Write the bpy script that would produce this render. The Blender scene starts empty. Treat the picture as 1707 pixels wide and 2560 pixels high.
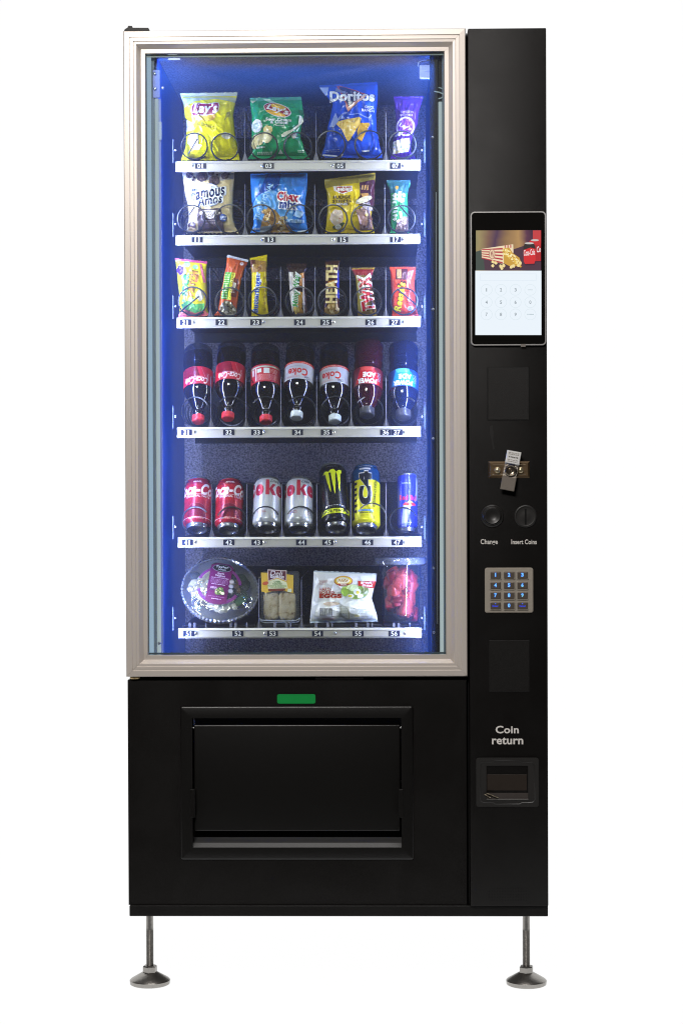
import bpy, bmesh, math, random
from mathutils import Vector, Matrix, noise
from mathutils.geometry import tessellate_polygon
random.seed(7)
S = bpy.context.scene
COL = S.collection

# ------------------------------------------------------------------ camera
PITCH, YAW, ROLL = -0.01106, -0.01997, -0.0037
_cp, _sp, _cy, _sy = math.cos(PITCH), math.sin(PITCH), math.cos(YAW), math.sin(YAW)
FW = Vector((_sy*_cp, _cy*_cp, _sp))
_rt = Vector((_cy, -_sy, 0)); _up = _rt.cross(FW)
RT = _rt*math.cos(ROLL) + _up*math.sin(ROLL)
UP = -_rt*math.sin(ROLL) + _up*math.cos(ROLL)
CAM = Vector((0, 0, 1.206)) - FW*5.0
cd = bpy.data.cameras.new('camera'); cam = bpy.data.objects.new('camera', cd); COL.objects.link(cam)
m = Matrix((RT, UP, -FW)).transposed().to_4x4(); m.translation = CAM
cam.matrix_world = m
cd.sensor_fit = 'VERTICAL'; cd.sensor_height = 36; cd.lens = 36*5000/2560; cd.clip_end = 60; cd.clip_start = .1
S.camera = cam

# ------------------------------------------------------------------ world, lamps, exposure
w = bpy.data.worlds.new('World'); S.world = w; w.use_nodes = True
w.node_tree.nodes['Background'].inputs[0].default_value = (.9, .95, 1.0, 1)
w.node_tree.nodes['Background'].inputs[1].default_value = .012
S.view_settings.view_transform = 'Standard'; S.view_settings.look = 'None'
S.view_settings.exposure = 0; S.view_settings.gamma = 1
S.cycles.use_denoising = True; S.cycles.filter_width = 1.1
S.cycles.max_bounces = 10; S.cycles.transparent_max_bounces = 24
S.cycles.caustics_reflective = False; S.cycles.caustics_refractive = False
S.cycles.sample_clamp_indirect = 4

def area(name, loc, target, sx, sy, power, color=(1, 1, 1), spread=180, vis=True):
    l = bpy.data.lights.new(name, 'AREA'); l.shape = 'RECTANGLE'; l.size = sx; l.size_y = sy
    l.energy = power; l.color = color; l.spread = math.radians(spread)
    o = bpy.data.objects.new(name, l); COL.objects.link(o); o.location = loc
    o.rotation_euler = (Vector(target)-Vector(loc)).to_track_quat('-Z', 'Y').to_euler()
    return o
# ceiling lamp of the room, in front of and above the machine
area('room_lamp', (.05, -.60, 3.60), (.05, -.60, 0), 1.9, .8, 23, (1, .965, .94))
area('room_lamp', (-.9, -4.7, 4.0), (0, 0, 1.1), 1.4, .7, 178, (1, .955, .92))
# light strips of the machine, hidden behind the door posts: white ones in the cabinet corners,
# blue ones along the blue side walls
for sx, x in ((1, -.4570), (-1, .2285)):
    area('strip_lamp', (x, .0675, 1.55), (x + sx*.36, .31, 1.55), .006, 1.42, 4.3, (1, .965, .93))
    area('blue_strip_lamp', (x + sx*.004, .0760, 1.60), (x + sx*.05, .6, 1.60), .008, 1.50, 5.5, (.045, .20, 1))
for sx, x in ((1, -.4905), (-1, .2629)):  # unseen lamps added to lay a blue glare veil over the glass
    area('added_veil_lamp', (x, .0405, 1.60), (x + sx*.5, -.020, 1.60), .005, 1.50, 4.6, (.03, .17, 1), 9)
area('added_veil_lamp', (-.114, .0405, 2.3600), (-.114, -.008, 2.0), .70, .005, 2.6, (.07, .24, 1), 11)

# ------------------------------------------------------------------ helpers
def W(px, py, d):
    """point of the plane y = d seen at photo pixel px, py"""
    v = FW + RT*((px-853.5)/5000) + UP*((1280-py)/5000)
    return CAM + v*((d-CAM.y)/v.y)
def R4(px0, py0, px1, py1, d):
    mx, my = (px0+px1)/2, (py0+py1)/2
    return W(px0, my, d).x, W(px1, my, d).x, W(mx, py1, d).z, W(mx, py0, d).z

def lin(c):
    c /= 255
    return c/12.92 if c <= .04045 else ((c+.055)/1.055)**2.4
def hexc(h):
    return (lin(h >> 16), lin((h >> 8) & 255), lin(h & 255), 1)

_M = {}
def mat(name, col, rough=.5, metal=0, spec=.5, bump=0, bscale=60, vary=.08, emit=0, coat=0, alpha=1, trans=0, aniso=0):
    key = (name, col, rough, metal, emit)
    if key in _M: return _M[key]
    M = bpy.data.materials.new(name); M.use_nodes = True
    nt = M.node_tree; b = nt.nodes['Principled BSDF']
    c = hexc(col) if isinstance(col, int) else col
    tc = nt.nodes.new('ShaderNodeTexCoord'); nz = nt.nodes.new('ShaderNodeTexNoise')
    nz.inputs['Scale'].default_value = bscale; nz.inputs['Detail'].default_value = 4
    nt.links.new(tc.outputs['Object'], nz.inputs['Vector'])
    if vary:
        mx = nt.nodes.new('ShaderNodeMix'); mx.data_type = 'RGBA'
        mx.inputs[6].default_value = tuple(x*(1-vary) for x in c[:3])+(1,)
        mx.inputs[7].default_value = tuple(min(1, x*(1+vary)) for x in c[:3])+(1,)
        nt.links.new(nz.outputs[0], mx.inputs[0]); nt.links.new(mx.outputs[2], b.inputs['Base Color'])
    else: b.inputs['Base Color'].default_value = c
    b.inputs['Roughness'].default_value = rough; b.inputs['Metallic'].default_value = metal
    b.inputs['Specular IOR Level'].default_value = spec
    if coat: b.inputs['Coat Weight'].default_value = coat; b.inputs['Coat Roughness'].default_value = .08
    if bump:
        bp = nt.nodes.new('ShaderNodeBump'); bp.inputs['Strength'].default_value = bump; bp.inputs['Distance'].default_value = .002
        nt.links.new(nz.outputs[0], bp.inputs['Height']); nt.links.new(bp.outputs[0], b.inputs['Normal'])
    if emit:
        b.inputs['Emission Color'].default_value = c; b.inputs['Emission Strength'].default_value = emit
        for l in list(b.inputs['Base Color'].links): nt.links.remove(l)
        b.inputs['Base Color'].default_value = (.01, .01, .01, 1)
    _M[key] = M
    return M

def clear(name, tint=0xffffff, gloss=.10, rough=.05, milky=0., bump=0, bscale=40, film=None):
    """thin clear plastic or glass: see-through with a fresnel shine"""
    key = (name, tint, gloss, milky)
    if key in _M: return _M[key]
    M = bpy.data.materials.new(name); M.use_nodes = True; nt = M.node_tree
    nt.nodes.remove(nt.nodes['Principled BSDF']); out = nt.nodes['Material Output']
    t = nt.nodes.new('ShaderNodeBsdfTransparent'); t.inputs[0].default_value = hexc(tint)
    g = nt.nodes.new('ShaderNodeBsdfGlossy'); g.inputs['Roughness'].default_value = rough
    lw = nt.nodes.new('ShaderNodeLayerWeight'); lw.inputs['Blend'].default_value = .5
    pw = nt.nodes.new('ShaderNodeMath'); pw.operation = 'POWER'; pw.inputs[1].default_value = 4
    nt.links.new(lw.outputs['Facing'], pw.inputs[0])
    ad = nt.nodes.new('ShaderNodeMath'); ad.operation = 'MULTIPLY_ADD'; ad.inputs[1].default_value = .85; ad.inputs[2].default_value = gloss
    nt.links.new(pw.outputs[0], ad.inputs[0])
    mx = nt.nodes.new('ShaderNodeMixShader'); nt.links.new(ad.outputs[0], mx.inputs[0])
    src = t.outputs[0]
    if milky:
        d = nt.nodes.new('ShaderNodeBsdfDiffuse'); d.inputs[0].default_value = hexc(film if film is not None else tint)
        if film is not None:   # milky veil imitating glare on the pane: passes light on as well as throwing it back
            tl = nt.nodes.new('ShaderNodeBsdfTranslucent'); tl.inputs[0].default_value = hexc(film)
            m0 = nt.nodes.new('ShaderNodeMixShader'); m0.inputs[0].default_value = .5
            nt.links.new(d.outputs[0], m0.inputs[1]); nt.links.new(tl.outputs[0], m0.inputs[2]); d = m0
        m2 = nt.nodes.new('ShaderNodeMixShader'); m2.inputs[0].default_value = milky
        nt.links.new(t.outputs[0], m2.inputs[1]); nt.links.new(d.outputs[0], m2.inputs[2]); src = m2.outputs[0]
    nt.links.new(src, mx.inputs[1]); nt.links.new(g.outputs[0], mx.inputs[2])
    tc = nt.nodes.new('ShaderNodeTexCoord'); nz = nt.nodes.new('ShaderNodeTexNoise'); nz.inputs['Scale'].default_value = bscale
    nt.links.new(tc.outputs['Object'], nz.inputs['Vector'])
    bp = nt.nodes.new('ShaderNodeBump'); bp.inputs['Strength'].default_value = bump; bp.inputs['Distance'].default_value = .004
    nt.links.new(nz.outputs[0], bp.inputs['Height'])
    if bump: nt.links.new(bp.outputs[0], g.inputs['Normal'])
    nt.links.new(mx.outputs[0], out.inputs[0])
    _M[key] = M
    return M

ORG = {}
def link(o, parent, origin):
    COL.objects.link(o)
    if parent is None:
        o.location = origin; ORG[o.name] = Vector(origin)
    else:
        o.parent = parent; ORG[o.name] = ORG[parent.name]
def mk(name, bm, mats, parent=None, origin=None, smooth=False, angle=40):
    me = bpy.data.meshes.new(name)
    org = Vector(origin) if parent is None else ORG[parent.name]
    bmesh.ops.translate(bm, verts=bm.verts, vec=-org)
    bm.normal_update()
    if smooth:
        for f in bm.faces: f.smooth = True
        ca = math.cos(math.radians(angle))
        for e in bm.edges:
            if len(e.link_faces) == 2 and e.link_faces[0].normal.dot(e.link_faces[1].normal) < ca: e.smooth = False
    bm.to_mesh(me); bm.free()
    for x in (mats if isinstance(mats, (list, tuple)) else [mats]): me.materials.append(x)
    o = bpy.data.objects.new(name, me); link(o, parent, org)
    return o
def empty(name, origin, parent=None):
    o = bpy.data.objects.new(name, None); o.empty_display_size = .05; link(o, parent, Vector(origin))
    return o
def tag(o, label, cat, group=None):
    o['label'] = label; o['category'] = cat
    if group: o['group'] = group
    return o

def box(bm, x0, x1, y0, y1, z0, z1, mi=0, bev=0, seg=1):
    t = bmesh.new()
    vs = [t.verts.new((x, y, z)) for z in (z0, z1) for y in (y0, y1) for x in (x0, x1)]
    for q in ((0, 2, 3, 1), (4, 5, 7, 6), (0, 1, 5, 4), (2, 6, 7, 3), (0, 4, 6, 2), (1, 3, 7, 5)):
        t.faces.new([vs[i] for i in q])
    if bev: bmesh.ops.bevel(t, geom=list(t.edges), offset=bev, segments=seg, affect='EDGES', profile=.6)
    join(bm, t, mi)
def join(bm, t, mi=0, M=None):
    vm = {v: bm.verts.new(M @ v.co if M else v.co) for v in t.verts}
    for f in t.faces:
        try: g = bm.faces.new([vm[v] for v in f.verts]); g.material_index = mi if mi is not None else f.material_index
        except ValueError: pass
    t.free()
def newbox(*a, **k):
    bm = bmesh.new(); box(bm, *a, **k); return bm
def prism(bm, pts, y0, y1, mi=0, bev=0):
    """outline in x, z pushed from y0 (front) to y1"""
    t = bmesh.new()
    f = [t.verts.new((x, y0, z)) for x, z in pts]; b = [t.verts.new((x, y1, z)) for x, z in pts]
    n = len(pts); ff = t.faces.new(f); t.faces.new(b[::-1])
    for i in range(n): t.faces.new((f[i], b[i], b[(i+1) % n], f[(i+1) % n]))
    bmesh.ops.recalc_face_normals(t, faces=t.faces)
    if bev: bmesh.ops.bevel(t, geom=[e for e in t.edges if ff in e.link_faces], offset=bev, segments=2, affect='EDGES')
    join(bm, t, mi)
def rrect(x0, x1, z0, z1, r, n=5):
    p = []
    for cx, cz, a0 in ((x1-r, z1-r, 0), (x0+r, z1-r, 90), (x0+r, z0+r, 180), (x1-r, z0+r, 270)):
        for i in range(n+1):
            a = math.radians(a0+90*i/n); p.append((cx+r*math.cos(a), cz+r*math.sin(a)))
    return p
def ringprism(bm, outer, inner, y0, y1, mi=0):
    """plate with a hole, both outlines with the same point count"""
    n = len(outer)
    v = [[bm.verts.new((x, y, z)) for x, z in pl] for y in (y0, y1) for pl in (outer, inner)]
    for i in range(n):
        j = (i+1) % n
        for a, b in ((0, 1), (1, 3), (3, 2), (2, 0)):
            f = bm.faces.new((v[a][i], v[a][j], v[b][j], v[b][i])); f.material_index = mi
    bmesh.ops.recalc_face_normals(bm, faces=bm.faces)
def tube(bm, pts, r, n=6, mi=0, closed=False):
    rings = []; N = len(pts); up0 = None
    for i, p in enumerate(pts):
        a = pts[i-1] if i or closed else pts[0]; b = pts[(i+1) % N] if i < N-1 or closed else pts[-1]
        t = (b-a).normalized()
        if up0 is None:
            up0 = t.orthogonal().normalized()
        u = (up0 - t*up0.dot(t)).normalized(); up0 = u; v = t.cross(u)
        rr = r(i/(N-1)) if callable(r) else r
        rings.append([bm.verts.new(p + (u*math.cos(2*math.pi*k/n)+v*math.sin(2*math.pi*k/n))*rr) for k in range(n)])
    for i in range(N-(0 if closed else 1)):
        A, B = rings[i], rings[(i+1) % N]
        for k in range(n):
            f = bm.faces.new((A[k], A[(k+1) % n], B[(k+1) % n], B[k])); f.material_index = mi
    if not closed:
        for q in (rings[0][::-1], rings[-1]):
            f = bm.faces.new(q); f.material_index = mi
def lathe(bm, prof, n=32, M=None, mi=0, mis=None):
    """prof: (r, h) pairs, turned about local z"""
    rings = []
    for r, h in prof:
        if r < 1e-6: rings.append([bm.verts.new((0, 0, h))])
        else: rings.append([bm.verts.new((r*math.cos(2*math.pi*k/n), r*math.sin(2*math.pi*k/n), h)) for k in range(n)])
    vs = [v for q in rings for v in q]
    for i in range(len(rings)-1):
        A, B = rings[i], rings[i+1]
        for k in range(n):
            k2 = (k+1) % n
            if len(A) == 1 and len(B) == 1: continue
            if len(A) == 1: q = (A[0], B[k2], B[k])
            elif len(B) == 1: q = (A[k], A[k2], B[0])
            else: q = (A[k], A[k2], B[k2], B[k])
            f = bm.faces.new(q); f.material_index = mis[i] if mis else mi
    if M:
        for v in vs: v.co = M @ v.co

# ---- flat print: outlines in photo-like 2D units (y down) laid on a surface
_T = {}
def text2d(s, shear=0, bold=0):
    k = (s, shear, bold)
    if k in _T: return _T[k]
    c = bpy.data.curves.new('t', 'FONT'); c.body = s; c.size = 1; c.space_character = 1+bold*1.6; c.shear = shear; c.offset = bold; c.resolution_u = 3
    o = bpy.data.objects.new('t', c)
    me = bpy.data.meshes.new_from_object(o)
    me.calc_loop_triangles()
    tr = [[(me.vertices[i].co.x, -me.vertices[i].co.y) for i in t.vertices] for t in me.loop_triangles]
    bpy.data.objects.remove(o); bpy.data.curves.remove(c); bpy.data.meshes.remove(me)
    _T[k] = tr
    return tr
def txt(s, cx, cy, w, h, rot=0, shear=0, bold=.015, out=0, bend=0):
    base = text2d(s, shear, bold)
    xs = [p[0] for t in base for p in t]; ys = [p[1] for t in base for p in t]
    x0, x1, y0, y1 = min(xs), max(xs), min(ys), max(ys)
    tr = text2d(s, shear, bold+out) if out else base
    kx, ky = w/(x1-x0), h/(y1-y0); c, sn = math.cos(math.radians(rot)), math.sin(math.radians(rot))
    r = []
    for t in tr:
        q = []
        for x, y in t:
            X = (x-(x0+x1)/2)*kx; Y = (y-(y0+y1)/2)*ky
            Y += bend*((2*X/w)**2)
            q.append((cx + X*c + Y*sn, cy - X*sn + Y*c))
        r.append(q)
    return r
def poly(pts):
    v = [Vector((x, y, 0)) for x, y in pts]
    return [[pts[i] for i in t] for t in tessellate_polygon([v])]
def ell(cx, cy, rx, ry, rot=0, n=24, wob=0, seed=0):
    c, sn = math.cos(math.radians(rot)), math.sin(math.radians(rot)); p = []
    for i in range(n):
        a = 2*math.pi*i/n; k = 1+wob*noise.noise(Vector((math.cos(a)*1.7+seed*9.1, math.sin(a)*1.7, seed*3.3)))
        X, Y = rx*k*math.cos(a), ry*k*math.sin(a); p.append((cx+X*c+Y*sn, cy-X*sn+Y*c))
    return [[(cx, cy), p[i], p[(i+1) % n]] for i in range(n)]
def ring2(cx, cy, rx, ry, wd, rot=0, a0=0, a1=360, n=36):
    c, sn = math.cos(math.radians(rot)), math.sin(math.radians(rot)); r = []
    def P(a, k):
        X, Y = (rx+k)*math.cos(a), (ry+k)*math.sin(a); return (cx+X*c+Y*sn, cy-X*sn+Y*c)
    for i in range(n):
        a, b = (math.radians(a0+(a1-a0)*(i+j)/n) for j in (0, 1))
        r += [[P(a, -wd/2), P(b, -wd/2), P(b, wd/2)], [P(a, -wd/2), P(b, wd/2), P(a, wd/2)]]
    return r
def stroke(pts, wd):
    r = []
    for (x0, y0), (x1, y1) in zip(pts, pts[1:]):
        L = math.hypot(x1-x0, y1-y0) or 1; nx, ny = -(y1-y0)/L*wd/2, (x1-x0)/L*wd/2
        r += [[(x0+nx, y0+ny), (x1+nx, y1+ny), (x1-nx, y1-ny)], [(x0+nx, y0+ny), (x1-nx, y1-ny), (x0-nx, y0-ny)]]
    return r
def qd(x0, y0, x1, y1):
    return poly([(x0, y0), (x1, y0), (x1, y1), (x0, y1)])
def lines(x0, y0, x1, y1, n, th=.5, seed=1):
    """rows of print too small to read"""
    rs = random.Random(seed); r = []
    for i in range(n):
        y = y0+(y1-y0)*(i+.5)/n; x = x0
        while x < x1-1:
            L = min(rs.uniform(2, 6), x1-x); r += qd(x, y-th, x+L, y+th); x += L+1.2
    return r
def lay(bm, tris, surf, mi, layer, L=7.):
    st = [tuple(t) for t in tris]; cache = {}
    def V(p):
        k = (round(p[0], 3), round(p[1], 3))
        if k not in cache: cache[k] = bm.verts.new(surf(p[0], p[1], layer))
        return cache[k]
    n = 0
    while st and n < 20000:
        a, b, c = st.pop(); n += 1
        e = [math.hypot(a[0]-b[0], a[1]-b[1]), math.hypot(b[0]-c[0], b[1]-c[1]), math.hypot(c[0]-a[0], c[1]-a[1])]
        k = e.index(max(e))
        if e[k] > L:
            q = ((a, b, c), (b, c, a), (c, a, b))[k]
            md = ((q[0][0]+q[1][0])/2, (q[0][1]+q[1][1])/2)
            st += [(q[0], md, q[2]), (md, q[1], q[2])]; continue
        # keep facing the viewer (y down: clockwise on screen)
        ar = (b[0]-a[0])*(c[1]-a[1])-(b[1]-a[1])*(c[0]-a[0])
        if abs(ar) < 1e-7: continue
        q = (V(a), V(b), V(c)) if ar < 0 else (V(a), V(c), V(b))
        if len(set(q)) < 3: continue
        try: f = bm.faces.new(q); f.material_index = mi
        except ValueError: pass
def ink(col, fin='film'):
    if fin == 'film': return mat('printed_film', col, .22, 0, .5, .22, 110, .05)
    if fin == 'paper': return mat('printed_paper', col, .5, 0, .4, 0, 30, .05)
    if fin == 'can': return mat('can_print', col, .27, .3, .5, 0, 30, .03)
    if fin == 'flat': return mat('white_lettering', col, .55, 0, .4, 0, 30, .03)
    if fin == 'glow': return mat('lit_symbol', col, .4, 0, .3, 0, 30, 0, 1.0)
class Print:
    """collects flat print for one surface"""
    def __init__(s, surf, fin='film', bm=None, mats=None, L=7., step=.00025, off=0):
        s.surf, s.fin, s.L, s.step, s.off = surf, fin, L, step, off
        s.bm = bm or bmesh.new(); s.mats = mats if mats is not None else []; s.lv = 1
    def add(s, tris, col, fin=None, up=True):
        M = ink(col, fin or s.fin)
        if M not in s.mats: s.mats.append(M)
        lay(s.bm, tris, s.surf, s.mats.index(M), s.off+s.lv*s.step, s.L)
        if up: s.lv += 1
        return s
    def t(s, st, cx, cy, w, h, col, **k):
        fin = k.pop('fin', None); oc = k.pop('oc', None); ow = k.pop('ow', .03)
        if oc is not None: s.add(txt(st, cx, cy, w, h, out=ow, **k), oc, fin)
        return s.add(txt(st, cx, cy, w, h, **k), col, fin)
# ------------------------------------------------------------------ materials of the machine
BLACK = mat('black_powder_coat', (.0058, .0051, .0046, 1), .40, 0, .22, .25, 900, .25)
BLACK2 = mat('black_steel', (.0055, .005, .0045, 1), .38, 0, .24, .15, 700, .2)
DARK = mat('dark_recess', (.004, .004, .004, 1), .7, 0, .2)
ALU = mat('satin_aluminium', (.72, .655, .595, 1), .40, .32, .5, .06, 300, .03)
GASKET = mat('grey_rubber', (.24, .29, .36, 1), .6)
PALE = mat('pale_plastic_strip', (.62, .68, .70, 1), .35, 0, .5, .3, 250, .06)
PALEL = mat('self_glow_rail', (.52, .60, .62, 1), .8, 0, 0, 0, 40, 0, .85)  # rails glow by themselves, in place of light falling on them
PALEB = mat('lit_strip_cover', (.42, .56, .72, 1), .8, 0, 0, 0, 40, 0, .85)
STEEL = mat('brushed_steel', (.36, .345, .32, 1), .32, .9, .5, .2, 120, .15)
ZINC = mat('bright_screw_steel', (.75, .75, .75, 1), .25, .9)
BRONZE = mat('bronze_plate', (.20, .135, .075, 1), .35, .75, .5, .2, 150, .2)
FOIL = mat('hammered_silver', (.88, .86, .82, 1), .4, .2, .5, .9, 600, .25)
WIRE = mat('spiral_wire', (.035, .037, .042, 1), .32, .5)
WHITE = ink(0xd9d9d6, 'flat')
LINERB = mat('blue_liner', (.030, .095, .50, 1), .45, 0, .5, .15, 25, .12)
TRAYM = mat('dark_tray_steel', (.0085, .0082, .0095, 1), .5, 0, .25, .1, 200, .2)
RAIL = mat('cream_rail', (.56, .54, .50, 1), .4, .1, .5, .05, 200, .04)

TRIM = mat('black_satin_trim', (.006, .0055, .005, 1), .30, 0, .55, .15, 900, .2)
def embossed(name, c):
    """stucco-embossed sheet metal"""
    M = bpy.data.materials.new(name); M.use_nodes = True; nt = M.node_tree; b = nt.nodes['Principled BSDF']
    tc = nt.nodes.new('ShaderNodeTexCoord'); v = nt.nodes.new('ShaderNodeTexNoise'); v.inputs['Scale'].default_value = 215
    v.inputs['Detail'].default_value = 2
    nt.links.new(tc.outputs['Object'], v.inputs['Vector'])
    cr = nt.nodes.new('ShaderNodeValToRGB'); e = cr.color_ramp.elements
    e[0].position = .36; e[1].position = .64
    e[0].color = tuple(x*.5 for x in c)+(1,); e[1].color = tuple(min(1, x*1.55) for x in c)+(1,)
    nt.links.new(v.outputs[0], cr.inputs[0]); nt.links.new(cr.outputs[0], b.inputs['Base Color'])
    bp = nt.nodes.new('ShaderNodeBump'); bp.inputs['Strength'].default_value = .7; bp.inputs['Distance'].default_value = .003
    nt.links.new(v.outputs[0], bp.inputs['Height']); nt.links.new(bp.outputs[0], b.inputs['Normal'])
    b.inputs['Roughness'].default_value = .4; b.inputs['Metallic'].default_value = .35
    return M
STUCCO = embossed('embossed_liner', (.185, .16, .158))

def smudged(M, lo, hi):
    nt = M.node_tree; b = nt.nodes['Principled BSDF']
    tc = nt.nodes.new('ShaderNodeTexCoord'); n1 = nt.nodes.new('ShaderNodeTexNoise'); n1.inputs['Scale'].default_value = 5.5; n1.inputs['Detail'].default_value = 7
    n1.inputs['Distortion'].default_value = 1.2
    nt.links.new(tc.outputs['Object'], n1.inputs['Vector'])
    mr = nt.nodes.new('ShaderNodeMapRange'); mr.inputs[1].default_value = .35; mr.inputs[2].default_value = .65; mr.inputs[3].default_value = lo; mr.inputs[4].default_value = hi
    nt.links.new(n1.outputs[0], mr.inputs[0]); nt.links.new(mr.outputs[0], b.inputs['Roughness'])
smudged(BLACK, .37, .45); smudged(BLACK2, .36, .43)

# ------------------------------------------------------------------ setting: white cove, glow added to the sheet for a blank white ground
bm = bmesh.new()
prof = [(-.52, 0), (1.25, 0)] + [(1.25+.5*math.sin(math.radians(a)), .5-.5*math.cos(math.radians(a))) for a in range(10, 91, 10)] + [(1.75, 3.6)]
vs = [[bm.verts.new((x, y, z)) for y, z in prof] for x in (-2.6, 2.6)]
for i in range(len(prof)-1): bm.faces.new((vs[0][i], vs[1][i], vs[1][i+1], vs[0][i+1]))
cove = mk('backdrop', bm, mat('self_glow_white', (1, 1, 1, 1), .9, 0, 0, 0, 5, 0, 1.0), None, (0, 0, 0), True, 80)
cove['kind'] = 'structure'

# ------------------------------------------------------------------ the machine
XL, X1, XR, ZT, ZF, ZB, ZG = -.5405, .3129, .5131, 2.4100, .7943, .1902, .2175
XLI = W(396, 1280, .06).x; XRI = W(1085, 1280, .06).x
ZC = W(740, 262, .72).z
MC = tag(empty('vending_machine', (-.013, .4, 0)), 'tall black vending machine with silver framed glass door, standing on two steel feet', 'vending machine')

bm = bmesh.new()
box(bm, XL+.002, XLI, .062, .82, ZG, 2.402)
box(bm, XRI, XR-.001, .062, .82, ZG, 2.402)
box(bm, XLI, XRI, .062, .73, ZC, 2.402)
box(bm, XLI, XRI, .062, .73, ZG, .52)
box(bm, XLI, XRI, .73, .82, ZG, 2.402)
mk('cabinet', bm, BLACK, MC)
mk('rear_panel', newbox(XLI+.003, XRI-.003, .717, .7295, .522, ZC-.003), STUCCO, MC)
mk('ceiling_panel', newbox(XLI+.003, XRI-.003, .063, .716, ZC-.004, ZC-.0005), STUCCO, MC)
mk('side_panel', newbox(XLI+.0002, XLI+.0026, .063, .716, .522, ZC-.0045), LINERB, MC)
mk('side_panel', newbox(XRI-.0026, XRI-.0002, .063, .716, .522, ZC-.0045), LINERB, MC)
mk('cross_member', newbox(XL+.004, X1-.002, .040, .0615, ZF-.02, ZF-.0005), DARK, MC)
mk('plinth', newbox(XL+.0035, XR, .012, .80, ZB, ZG-.0005, bev=.0015), BLACK2, MC)

# ---- front flanges between glass and liner
def strip(name, px0, px1, y0, y1, d, M, par=None, th=.004, bev=.001):
    a, b, c, e = R4(px0, y0, px1, y1, d)
    return mk(name, newbox(a, b, d, d+th, c, e, bev=bev), M, par or MC)
strip('light_cover', 370.3, 381.5, 134, 1641, .0475, PALEB, th=.006, bev=.003)
strip('door_seal', 382, 389.5, 128, 1641, .050, GASKET, th=.006)
strip('upright_rail', 390.5, 400, 246, 1641, .052, PALEL, th=.006)
strip('upright_flange', 400.3, 406, 246, 1641, .054, mat('blue_grey_steel', (.30, .33, .62, 1), .35, 0), th=.005)
strip('hinge_bracket', 382, 401, 174, 245, .0485, mat('blue_plate', (.10, .12, .30, 1), .35, .5), th=.001)
strip('hinge_tab', 397, 404.5, 304, 350, .050, PALE)
strip('upright_rail', 1097.5, 1106.5, 254, 1641, .050, PALEL, th=.006)
strip('door_seal', 1107, 1110.5, 128, 1641, .050, GASKET, th=.008)
strip('upright_flange', 1076, 1097, 128, 1641, .054, BLACK2, th=.006)
strip('edge_trim', 1090.5, 1092, 480, 1560, .0528, mat('edge_steel', (.35, .36, .4, 1), .4, .4), th=.001, bev=0)
def screw(px, py, d, r, par, M=ZINC):
    p = W(px, py, d); bm = bmesh.new()
    lathe(bm, [(r, 0), (r, .3*r), (r*.8, .62*r), (r*.4, .78*r), (r*.3, .45*r), (0, .45*r)], 12, Matrix.Translation(p) @ Matrix.Rotation(math.pi/2, 4, 'X'))
    return mk('screw', bm, M, par, smooth=True)
for px, py in ((388, 184), (388.5, 222), (399, 1608), (407, 220)): screw(px, py, .048, .0045, MC)
for px, py in ((1082.5, 773), (1082.5, 1096), (1083.5, 1420), (1084, 1581), (1081, 343)): screw(px, py, .053, .0035, MC)
# sensor box, lever and cable in the upper corner
sb = strip('sensor_box', 1048, 1086, 162, 194, .066, mat('white_plastic', (.75, .77, .80, 1), .35), th=.02, bev=.002)
mk('button', newbox(*R4(1052, 166, 1081, 178, .064)[:2], .062, .068, *R4(1052, 166, 1081, 178, .064)[2:], bev=.0015), mat('white_plastic', (.75, .77, .80, 1), .35), sb)
bm = bmesh.new(); tube(bm, [W(x, y, .06) for x, y in ((1044, 166), (1046, 156), (1054, 151), (1087, 151), (1089, 153), (1092, 222))], .0014, 6)
mk('lever', bm, PALE, MC, smooth=True)
bm = bmesh.new(); tube(bm, [W(1094+17*math.cos(math.radians(a)), 233+14*math.sin(math.radians(a)), .058) for a in range(-110, 200, 14)] + [W(1078, 227, .058), W(1098, 231, .05), W(1110, 236, .05)], .0016, 6)
mk('cable', bm, mat('pale_cable', (.55, .66, .68, 1), .4), MC, smooth=True)
bm = bmesh.new()  # glowing discs imitating lamp reflections on the glass
for x, y, k in ((432, 139.5, 1), (435.5, 149, .85)):
    p = W(x, y, .066); lathe(bm, [(0, -.001), (.019*k, 0), (.017*k, .004), (0, .005)], 24, Matrix.Translation(p) @ Matrix.Diagonal((1, .3, .75, 1)))
mk('reflection_spot', bm, mat('reflection_glow', 0xf4fbff, .4, 0, .5, 0, 9, 0, 1.1), MC, smooth=True)

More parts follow.
